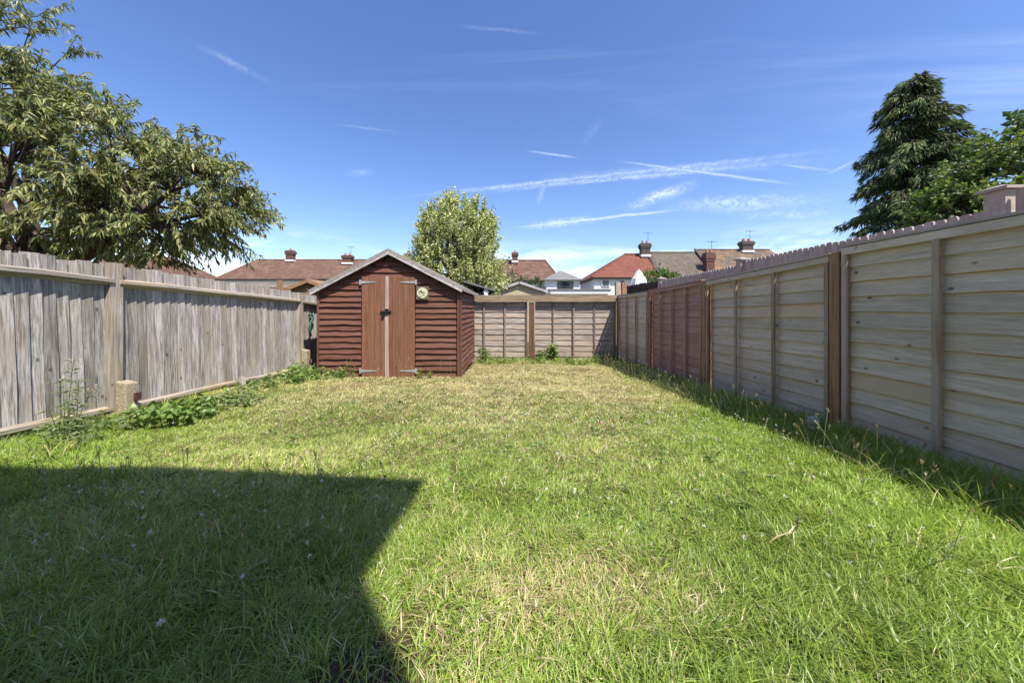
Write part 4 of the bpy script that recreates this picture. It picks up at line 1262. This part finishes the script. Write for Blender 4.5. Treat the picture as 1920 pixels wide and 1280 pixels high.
def weed(name, label, x, y, nst, h, spread, leafL, leafW, cols, nl=14, seed=0, flowers=None, cat='weed', lean=.35, group=None, dens_low=0.0):
    r = random.Random(seed)
    z0 = gz(x, y) - .01
    root = thing(name, (x, y, z0), label, cat, group)
    lines, LP, LD, LC, FP = [], [], [], [], []
    cols = np.array(cols)
    for s in range(nst):
        a_ = r.uniform(0, 6.283)
        q = r.random() ** .5 * spread
        b0 = Vector((q * math.cos(a_), q * math.sin(a_), 0))
        hh = h * r.uniform(.55, 1.05) * (1 - .35 * q / max(spread, .01))
        ld_ = Vector((math.cos(a_), math.sin(a_), 0)) * lean * r.uniform(.2, 1) + Vector((r.uniform(-.15, .15), r.uniform(-.15, .15), 0))
        pts = [b0 + Vector((0, 0, hh * t)) + ld_ * hh * t * t for t in (0, .25, .5, .75, 1)]
        lines.append([(p, .004 * (1 - .14 * i_)) for i_, p in enumerate(pts)])
        for k in range(nl):
            t = dens_low + (1 - dens_low) * (k + r.random()) / nl
            i_ = min(3, int(t * 4))
            p = pts[i_].lerp(pts[i_ + 1], t * 4 - i_)
            az = k * 2.4 + r.uniform(-.4, .4)
            LP.append(tuple(p))
            LD.append((math.cos(az), math.sin(az), r.uniform(-.1, .6)))
            LC.append(cols[r.randrange(len(cols))] * r.uniform(.75, 1.2))
        if flowers:
            for k in range(flowers[0]):
                FP.append(pts[4] + Vector((r.uniform(-1, 1), r.uniform(-1, 1), r.uniform(-.6, 1))) * flowers[1])
    o_ = np.array((0, 0, 0))
    v_, q_ = tubes(lines, 5)
    T0 = Matrix.Translation((x, y, z0))
    stem_c = np.tile(np.array([[.12, .15, .05]]), (len(v_), 1))
    if nst <= 5:
        for ln in lines:
            v_, q_ = tubes([ln], 5)
            put('stem', mesh_np('stem', v_, None, q_, MAT['leaf'], stem_c[:len(v_)]), root, T0)
    else:
        tag(put('stem', mesh_np('stem', v_, None, q_, MAT['leaf'], stem_c), root, T0), kind='stuff')
    n = len(LP)
    V_, T_, C_ = leaf_arrays(np.array(LP), np.array(LD), leafL * rng.uniform(.6, 1.2, n), leafW * rng.uniform(.7, 1.2, n), np.array(LC), droop=.3)
    tag(put('foliage', mesh_np('foliage', V_, T_, None, MAT['leaf'], C_), root, T0), kind='stuff')
    if FP:
        nf_ = len(FP)
        P0 = np.repeat(np.array([tuple(p) for p in FP]), 6, axis=0)
        D0 = rng.normal(size=(nf_ * 6, 3)) + np.array([[0, 0, .6]])
        V_, T_, C_ = leaf_arrays(P0, D0, np.full(nf_ * 6, flowers[2]), np.full(nf_ * 6, flowers[2] * .7), np.tile(np.array([flowers[3]]), (nf_ * 6, 1)), droop=0)
        tag(put('flowers', mesh_np('flowers', V_, T_, None, MAT['petal'], C_), root, T0), kind='stuff')
    return root


G1 = [(.17, .27, .055), (.13, .21, .045), (.22, .31, .08)]
G2 = [(.14, .20, .06), (.18, .24, .08), (.23, .27, .11)]
weed('fleabane', 'tall slender weed with pale flower tuft before the left fence', -3.36, 2.62, 4, .74, .05, .10, .013, G2, nl=34, seed=1, flowers=(5, .03, .011, (.55, .53, .40)), lean=.10)
weed('fleabane', 'short bushy weed at the foot of the tall flowering one', -3.22, 2.50, 9, .34, .16, .10, .014, G2, nl=16, seed=2)
weed('leafy_weed', 'broad-leaved green clump right of the near concrete spur', -2.98, 3.10, 26, .26, .26, .085, .065, G1, nl=8, seed=3, dens_low=.4)
weed('leafy_weed', 'low green weeds at the fence foot, left of the near spur', -3.45, 2.85, 18, .20, .30, .09, .03, G2, nl=9, seed=4)
weed('leafy_weed', 'grey green weed patch in front of the long fence bay', -3.05, 3.75, 24, .22, .30, .10, .035, G2, nl=9, seed=5)
weed('leafy_weed', 'low weeds under the middle of the left bottom rail', -3.42, 4.6, 20, .22, .26, .10, .04, G2, nl=8, seed=6)
weed('leafy_weed', 'spreading weeds short of the far concrete spur', -3.40, 5.35, 30, .30, .34, .09, .04, G1, nl=9, seed=7)
weed('leafy_weed', 'tall green weed clump against the far concrete spur', -3.48, 5.93, 24, .42, .22, .08, .035, G1, nl=12, seed=8)
weed('leafy_weed', 'green weeds filling the gap at the left shed corner', -3.15, 5.72, 30, .24, .32, .085, .035, G1, nl=9, seed=9)
weed('ragwort', 'yellow-flowered weed in front of the left shed boards', -2.72, 5.74, 12, .30, .16, .06, .03, G1, nl=9, seed=10, flowers=(1, .03, .014, (.70, .56, .08)))
weed('leafy_weed', 'small weed tuft right of the shed doors', -1.42, 5.78, 10, .18, .14, .06, .02, G1, nl=8, seed=11, flowers=(1, .02, .014, (.75, .60, .08)))
weed('nettle', 'upright leafy plant growing against the back fence right of the post', 1.07, 8.42, 9, .62, .09, .13, .065, G1, nl=16, seed=12, lean=.12, dens_low=.3)
weed('nettle', 'shorter leafy plant beside the brown back post', .74, 8.40, 9, .36, .12, .11, .05, G1, nl=10, seed=13, lean=.2, dens_low=.35)
weed('nettle', 'leafy plant at the back fence next to the shed corner', -.70, 8.36, 9, .50, .10, .10, .05, G2, nl=14, seed=14, lean=.15)
weed('leafy_weed', 'low green weeds along the back fence beside the shed', -.35, 8.25, 34, .24, .42, .09, .035, G1, nl=8, seed=15)
weed('leafy_weed', 'weeds at the foot of the back fence by the brown post', .45, 8.30, 28, .20, .35, .08, .03, G1, nl=8, seed=16)
weed('leafy_weed', 'green weeds below the right half of the back fence', 1.55, 8.28, 30, .26, .42, .09, .03, G1, nl=8, seed=17)
weed('leafy_weed', 'weeds in the shaded back right corner', 2.2, 8.1, 24, .30, .28, .09, .03, G1, nl=8, seed=18)

# globe garden light
gl = thing('garden_light', (2.32, 2.66, gz(2.32, 2.66)), 'small globe garden light on a stake by the right fence', 'garden light')
g0 = Vector((2.32, 2.66, HC - .862))
V, Q = [], []
for s in range(9):
    t = math.pi * s / 8
    for k in range(14):
        p = 2 * math.pi * k / 14
        V.append((.042 * math.sin(t) * math.cos(p), .042 * math.sin(t) * math.sin(p), .042 * math.cos(t)))
for s in range(8):
    for k in range(14):
        Q.append((s * 14 + k, s * 14 + 14 + k, s * 14 + 14 + (k + 1) % 14, s * 14 + (k + 1) % 14))
put('globe', mesh_np('globe', V, None, Q, MAT['lamp_glass'], smooth=True), gl, Matrix.Translation(g0))
MB().cyl(g0 + Vector((0, 0, -.052)), g0 + Vector((0, 0, -.030)), .030, .033, 14).build('collar', MAT['zinc'], gl)
MB().cyl((2.32, 2.66, g0.z - .30), g0 + Vector((0, 0, -.052)), .009, .011, 8).build('stake', MAT['zinc'], gl)

# canes in the back corner, offcut at the left fence, white litter
for k, (xa, ya, xb, yb, h) in enumerate(((2.02, 7.75, 2.42, 8.35, .62), (2.12, 7.8, 2.46, 8.40, .55))):
    q = MB().cyl((xa, ya, gz(xa, ya) - .02), (xb, yb, gz(xb, yb) + h), .009, .007, 7)
    tag(q.build('garden_cane', MAT['cane']), ('longer' if k == 0 else 'shorter') + ' thin cane leaning in the back right corner', 'cane')
oc = board_mesh('wood_offcut', .22, .085, .022, .022, MAT['grey_board'], n=2, wany=.004, seed=700, chop=.02)
tag(put('wood_offcut', oc, None, frame((XL + .15, 4.62, gz(XL + .15, 4.62) - .03), Vector((-.25, .1, 1)).normalized(), (0, 1, -.1), Vector((1, 0, .25)).normalized())), 'short grey timber offcut propped under the left bottom rail', 'offcut')

# ------------------------------------------------------------------ grass
def blades(x, y, h, w, lean_az, c, col, k=3):
    """curved tapering blades; k segments"""
    n = len(x)
    z = ground(x, y) - 0.004
    face = lean_az + math.pi / 2 + rng.normal(0, .5, n)
    sx, sy = np.cos(face), np.sin(face)
    lx, ly = np.cos(lean_az), np.sin(lean_az)
    twist = rng.normal(0, .35, n)
    lev = []
    ts = np.linspace(0, 1, k + 1)
    for s, t in enumerate(ts):
        hx = h * c * t ** 1.8
        hz = h * t * (1 - .40 * np.minimum(c, 2.0) * t)
        cx, cy, cz = x + lx * hx, y + ly * hx, z + hz
        if s < k:
            ww = w * (0.75 + .5 * t) * (1 - t ** 2.2) * .5
            f2 = face + twist * t
            ox, oy = np.cos(f2) * ww, np.sin(f2) * ww
            lev.append(np.stack([cx - ox, cy - oy, cz], 1))
            lev.append(np.stack([cx + ox, cy + oy, cz + ww * .3], 1))
        else:
            lev.append(np.stack([cx, cy, cz], 1))
    nv = 2 * k + 1
    V = np.stack(lev, 1).reshape(-1, 3)
    b = (np.arange(n) * nv)[:, None]
    quads = np.concatenate([b + np.array([[2 * s, 2 * s + 1, 2 * s + 3, 2 * s + 2]]) for s in range(k - 1)])
    tris = b + np.array([[2 * k - 2, 2 * k - 1, 2 * k]])
    return V, tris, quads, np.repeat(col, nv, axis=0)


def sample(n, y0, y1):
    """points in the garden, within sight of the camera with a margin"""
    y = rng.uniform(y0, y1, int(n * 1.0))
    x = rng.uniform(-3.70, 2.62, len(y))
    keep = np.abs(x) < 1.62 * y + .55
    shed_in = (x > SX0 - .03) & (x < SX1 + .03) & (y > YS - .02)
    keep &= ~shed_in
    return x[keep], y[keep]


def lawn_fields(x, y):
    patch = vnoise(x, y, 1.1, 21) * .55 + vnoise(x, y, .42, 22) * .3 + vnoise(x, y, .16, 23) * .15
    far = np.clip((y - 2.1) / 2.6, 0, 1)
    side = np.clip((x - .6 - .12 * y) / 1.1, 0, 1)
    left = np.clip((-2.2 - x) / .9, 0, 1)
    back = np.clip((y - 7.5) / .7, 0, 1)
    dry = .23 + .68 * far + .95 * (patch - .5) - .50 * side - .40 * left - .5 * back
    straw_near = np.exp(-(((x - .25) / .45) ** 2 + ((y - 1.12) / .22) ** 2)) * .5
    dry = np.clip(dry + straw_near, .04, .88)
    edge_r = np.clip((x - 1.95) / .5, 0, 1)
    edge_l = np.clip((-3.1 - x) / .5, 0, 1)
    edge_b = np.clip((y - 8.0) / .5, 0, 1)
    lng = np.clip(.25 + .7 * np.clip((2.4 - y) / 1.6, 0, 1) + .5 * side + (vnoise(x, y, .5, 31) - .5) * 1.0, 0, 1.2)
    hgt = .026 + .033 * lng + .10 * edge_r + .07 * edge_l + .09 * edge_b
    bare = np.clip(1 - (np.hypot((x + .37) / .9, (y - .84) / 1.1) + (vnoise(x, y, .12, 41) - .5) * .28) / .165, 0, 1)
    return dry, hgt, bare, patch


gV, gT, gQ, gC = [], [], [], []
base = 0
GREEN = np.array([(.27, .37, .050), (.345, .44, .075), (.19, .285, .045), (.40, .47, .12), (.30, .365, .10)])
STRAW = np.array([(.68, .56, .30), (.76, .66, .42), (.54, .46, .20), (.60, .46, .27)])
for (n, y0, y1, k, wmul, hm) in ((175000, .45, 1.55, 3, 1.0, 1.0), (150000, 1.55, 3.0, 3, 1.15, 1.0), (115000, 3.0, 5.2, 3, 1.6, 1.0), (90000, 5.2, 8.58, 2, 2.2, 1.05)):
    x, y = sample(n, y0, y1)
    dry, hgt, bare, patch = lawn_fields(x, y)
    keep = rng.random(len(x)) > np.minimum(bare * 1.3, .72)
    x, y, dry, hgt, patch = x[keep], y[keep], dry[keep], hgt[keep], patch[keep]
    n_ = len(x)
    is_dry = rng.random(n_) < dry
    h = hgt * rng.uniform(.45, 1.35, n_) * np.where(is_dry, .85, 1.0) * hm
    w = rng.uniform(.0018, .0042, n_) * wmul * np.where(hgt > .09, 1.35, 1.0)
    wide = rng.random(n_) < .05
    w = np.where(wide, w * 1.9, w)
    clump = vnoise(x, y, .13, 51) * 6.283 * 2 + vnoise(x, y, .6, 52) * 6.283
    az = clump + rng.normal(0, 1.3, n_)
    c = np.clip(rng.gamma(3.2, .33, n_), .15, 2.1)
    g = GREEN[rng.integers(0, 5, n_)] * (0.66 + .80 * patch)[:, None] * np.array([[.94, 1.0, .82]])
    s_ = STRAW[rng.integers(0, 4, n_)]
    col = np.where(is_dry[:, None], s_, g) * rng.uniform(.75, 1.2, (n_, 1))
    V, T, Q, C = blades(x, y, h, w, az, c, col, k)
    gV.append(V); gT.append(T + base); gQ.append(Q + base); gC.append(C)
    base += len(V)
gro = link(bpy.data.objects.new('grass', mesh_np('grass', np.concatenate(gV), np.concatenate(gT), np.concatenate(gQ), MAT['grass'], np.concatenate(gC))))
tag(gro, 'unmown lawn grass, green at the edges and sun-dried in the middle', 'grass', kind='stuff')

# longer tufts: coarse grass blades in clumps near the viewer and along the fences
tx, ty, th = [], [], []
for (n, xa, xb, ya, yb, hh) in ((46, -3.0, -.6, .75, 2.0, .11), (34, 1.0, 2.5, .8, 2.0, .12), (70, 2.05, 2.58, 1.2, 8.3, .20), (40, -3.65, -3.0, 2.2, 6.0, .16), (40, -.8, 2.5, 7.9, 8.5, .17), (22, -.4, 1.2, .85, 2.4, .08)):
    cx_, cy_ = rng.uniform(xa, xb, n), rng.uniform(ya, yb, n)
    for q in range(n):
        m_ = rng.integers(14, 34)
        tx.append(cx_[q] + rng.normal(0, .028, m_)); ty.append(cy_[q] + rng.normal(0, .028, m_)); th.append(np.full(m_, hh) * rng.uniform(.5, 1.15, m_))
tx, ty, th = np.concatenate(tx), np.concatenate(ty), np.concatenate(th)
ok = (tx > XL + .08) & (tx < XR - .05) & ~((tx > SX0 - .03) & (tx < SX1 + .03) & (ty > YS - .03)) & (ty < YB - .04)
tx, ty, th = tx[ok], ty[ok], th[ok]
n_ = len(tx)
col = np.where((rng.random(n_) < .16)[:, None], STRAW[rng.integers(0, 4, n_)], GREEN[rng.integers(0, 5, n_)] * .9) * rng.uniform(.75, 1.15, (n_, 1))
V, T, Q, C = blades(tx, ty, th, rng.uniform(.004, .0075, n_), rng.uniform(0, 6.283, n_), np.clip(rng.gamma(3.2, .25, n_), .15, 1.8), col, 4)
tag(link(bpy.data.objects.new('grass_tufts', mesh_np('grass_tufts', V, T, Q, MAT['grass'], C))), 'coarse long grass tufts along the fences and in the near lawn', 'grass', kind='stuff')

# flat rosettes and clover leaves mixed into the lawn
nr = 420
x = np.concatenate([rng.uniform(-3.0, 2.3, 300), rng.normal(.9, .8, 120)])
y = np.concatenate([.8 + 5.5 * rng.random(300) ** 1.5, rng.normal(2.6, .8, 120)])
ok = (x > -3.4) & (x < 2.4) & (y > .75) & (y < 7.6) & (np.abs(x) < 1.6 * y + .5) & ~((x > SX0 - .1) & (x < SX1 + .1) & (y > YS - .1))
x, y = x[ok], y[ok]
nr = len(x)
per = 9
Pc = np.repeat(np.stack([x, y, ground(x, y) + .006], 1), per, axis=0)
az = np.tile(np.arange(per) * 2.4, nr) + np.repeat(rng.uniform(0, 6.28, nr), per)
Dl = np.stack([np.cos(az), np.sin(az), rng.uniform(.15, .9, nr * per)], 1)
sz = np.repeat(rng.uniform(.022, .055, nr) * np.clip(y / 1.6, .55, 1.0), per) * rng.uniform(.7, 1.2, nr * per)
wd = sz * np.repeat(rng.uniform(.22, .55, nr), per)
cl = np.repeat(np.array([(.18, .27, .07), (.22, .31, .09), (.15, .23, .07), (.26, .33, .13)])[rng.integers(0, 4, nr)], per, axis=0) * rng.uniform(.8, 1.2, (nr * per, 1))
V_, T_, C_ = leaf_arrays(Pc, Dl, sz, wd, cl, fold=.12, droop=.25)
tag(link(bpy.data.objects.new('lawn_weeds', mesh_np('lawn_weeds', V_, T_, None, MAT['leaf'], C_))), 'flat broad-leaved rosettes scattered through the lawn', 'weeds', kind='stuff')

# white clover heads
n = 620
x = np.concatenate([rng.normal(.9, .85, 330), rng.normal(-.6, 1.0, 140), rng.uniform(-2.4, -.4, 70), rng.normal(1.7, .3, 80)])
y = np.concatenate([rng.normal(2.75, .75, 330), rng.normal(2.9, .6, 140), rng.uniform(1.1, 1.9, 70), rng.uniform(2.2, 5.5, 80)])
ok = (x > -3.4) & (x < 2.4) & (y > .9) & (y < 7.5)
x, y = x[ok], y[ok]
n = len(x)
z = ground(x, y) + rng.uniform(.05, .095, n)
P0 = np.repeat(np.stack([x, y, z], 1), 14, axis=0)
D0 = rng.normal(size=(n * 14, 3)) + np.array([[0, 0, .35]])
sz = np.repeat(rng.uniform(.006, .0115, n), 14)
colr = np.repeat(np.where((rng.random(n) < .25)[:, None], np.array([[.42, .33, .22]]), np.array([[.70, .68, .60]])), 14, axis=0)
V_, T_, C_ = leaf_arrays(P0, D0, sz, sz * .62, colr, droop=0)
tag(link(bpy.data.objects.new('clover_flowers', mesh_np('clover_flowers', V_, T_, None, MAT['petal'], C_))), 'scattered white clover heads in the lawn', 'flowers', kind='stuff')

# seed heads on thin stalks
lines, HP, HD = [], [], []
r = random.Random(77)
spots = [(r.gauss(2.02, .10), r.uniform(1.5, 7.8), r.uniform(.14, .30)) for _ in range(150)] + [(r.uniform(-2.9, -.6), r.gauss(2.0, .10), r.uniform(.10, .20)) for _ in range(36)] + \
        [(r.uniform(-2.8, -.5), r.uniform(.95, 1.8), r.uniform(.12, .24)) for _ in range(60)] + [(r.uniform(.6, 2.3), r.uniform(1.1, 2.2), r.uniform(.12, .22)) for _ in range(26)] + \
        [(r.uniform(-3.3, -.9), r.gauss(5.7, .06), r.uniform(.16, .34)) for _ in range(26)]
hc_ = []
for (x, y, h) in spots:
    if not (-3.6 < x < 2.55): continue
    z0 = gz(x, y)
    a_ = r.uniform(0, 6.283)
    l_ = Vector((math.cos(a_), math.sin(a_), 0)) * h * r.uniform(.05, .5)
    pts = [Vector((x, y, z0)) + l_ * t * t + Vector((0, 0, h * t)) for t in (0, .35, .7, 1)]
    lines.append([(p, .0013) for p in pts])
    d = (pts[3] - pts[2]).normalized()
    tone = r.choice(((.42, .34, .20), (.16, .11, .07), (.50, .46, .32), (.30, .28, .14)))
    for q in range(12):
        HP.append(tuple(pts[3] + d * (.030 * q / 12 - .01))); HD.append(tuple(d * 1.2 + Vector((r.gauss(0, .6), r.gauss(0, .6), r.gauss(0, .6))))); hc_.append(tone)
v_, q_ = tubes(lines, 4)
V_, T_, C_ = leaf_arrays(np.array(HP), np.array(HD), rng.uniform(.010, .020, len(HP)), np.full(len(HP), .0045), np.array(hc_), droop=0)
nv = len(v_)
V2 = np.concatenate([np.array(v_), V_])
C2 = np.concatenate([np.tile(np.array([[.30, .30, .13]]), (nv, 1)), C_])
tag(link(bpy.data.objects.new('seed_heads', mesh_np('seed_heads', V2, T_ + nv, q_, MAT['grass'], C2))), 'thin grass stalks with dry seed heads along the shade edges', 'grass', kind='stuff')
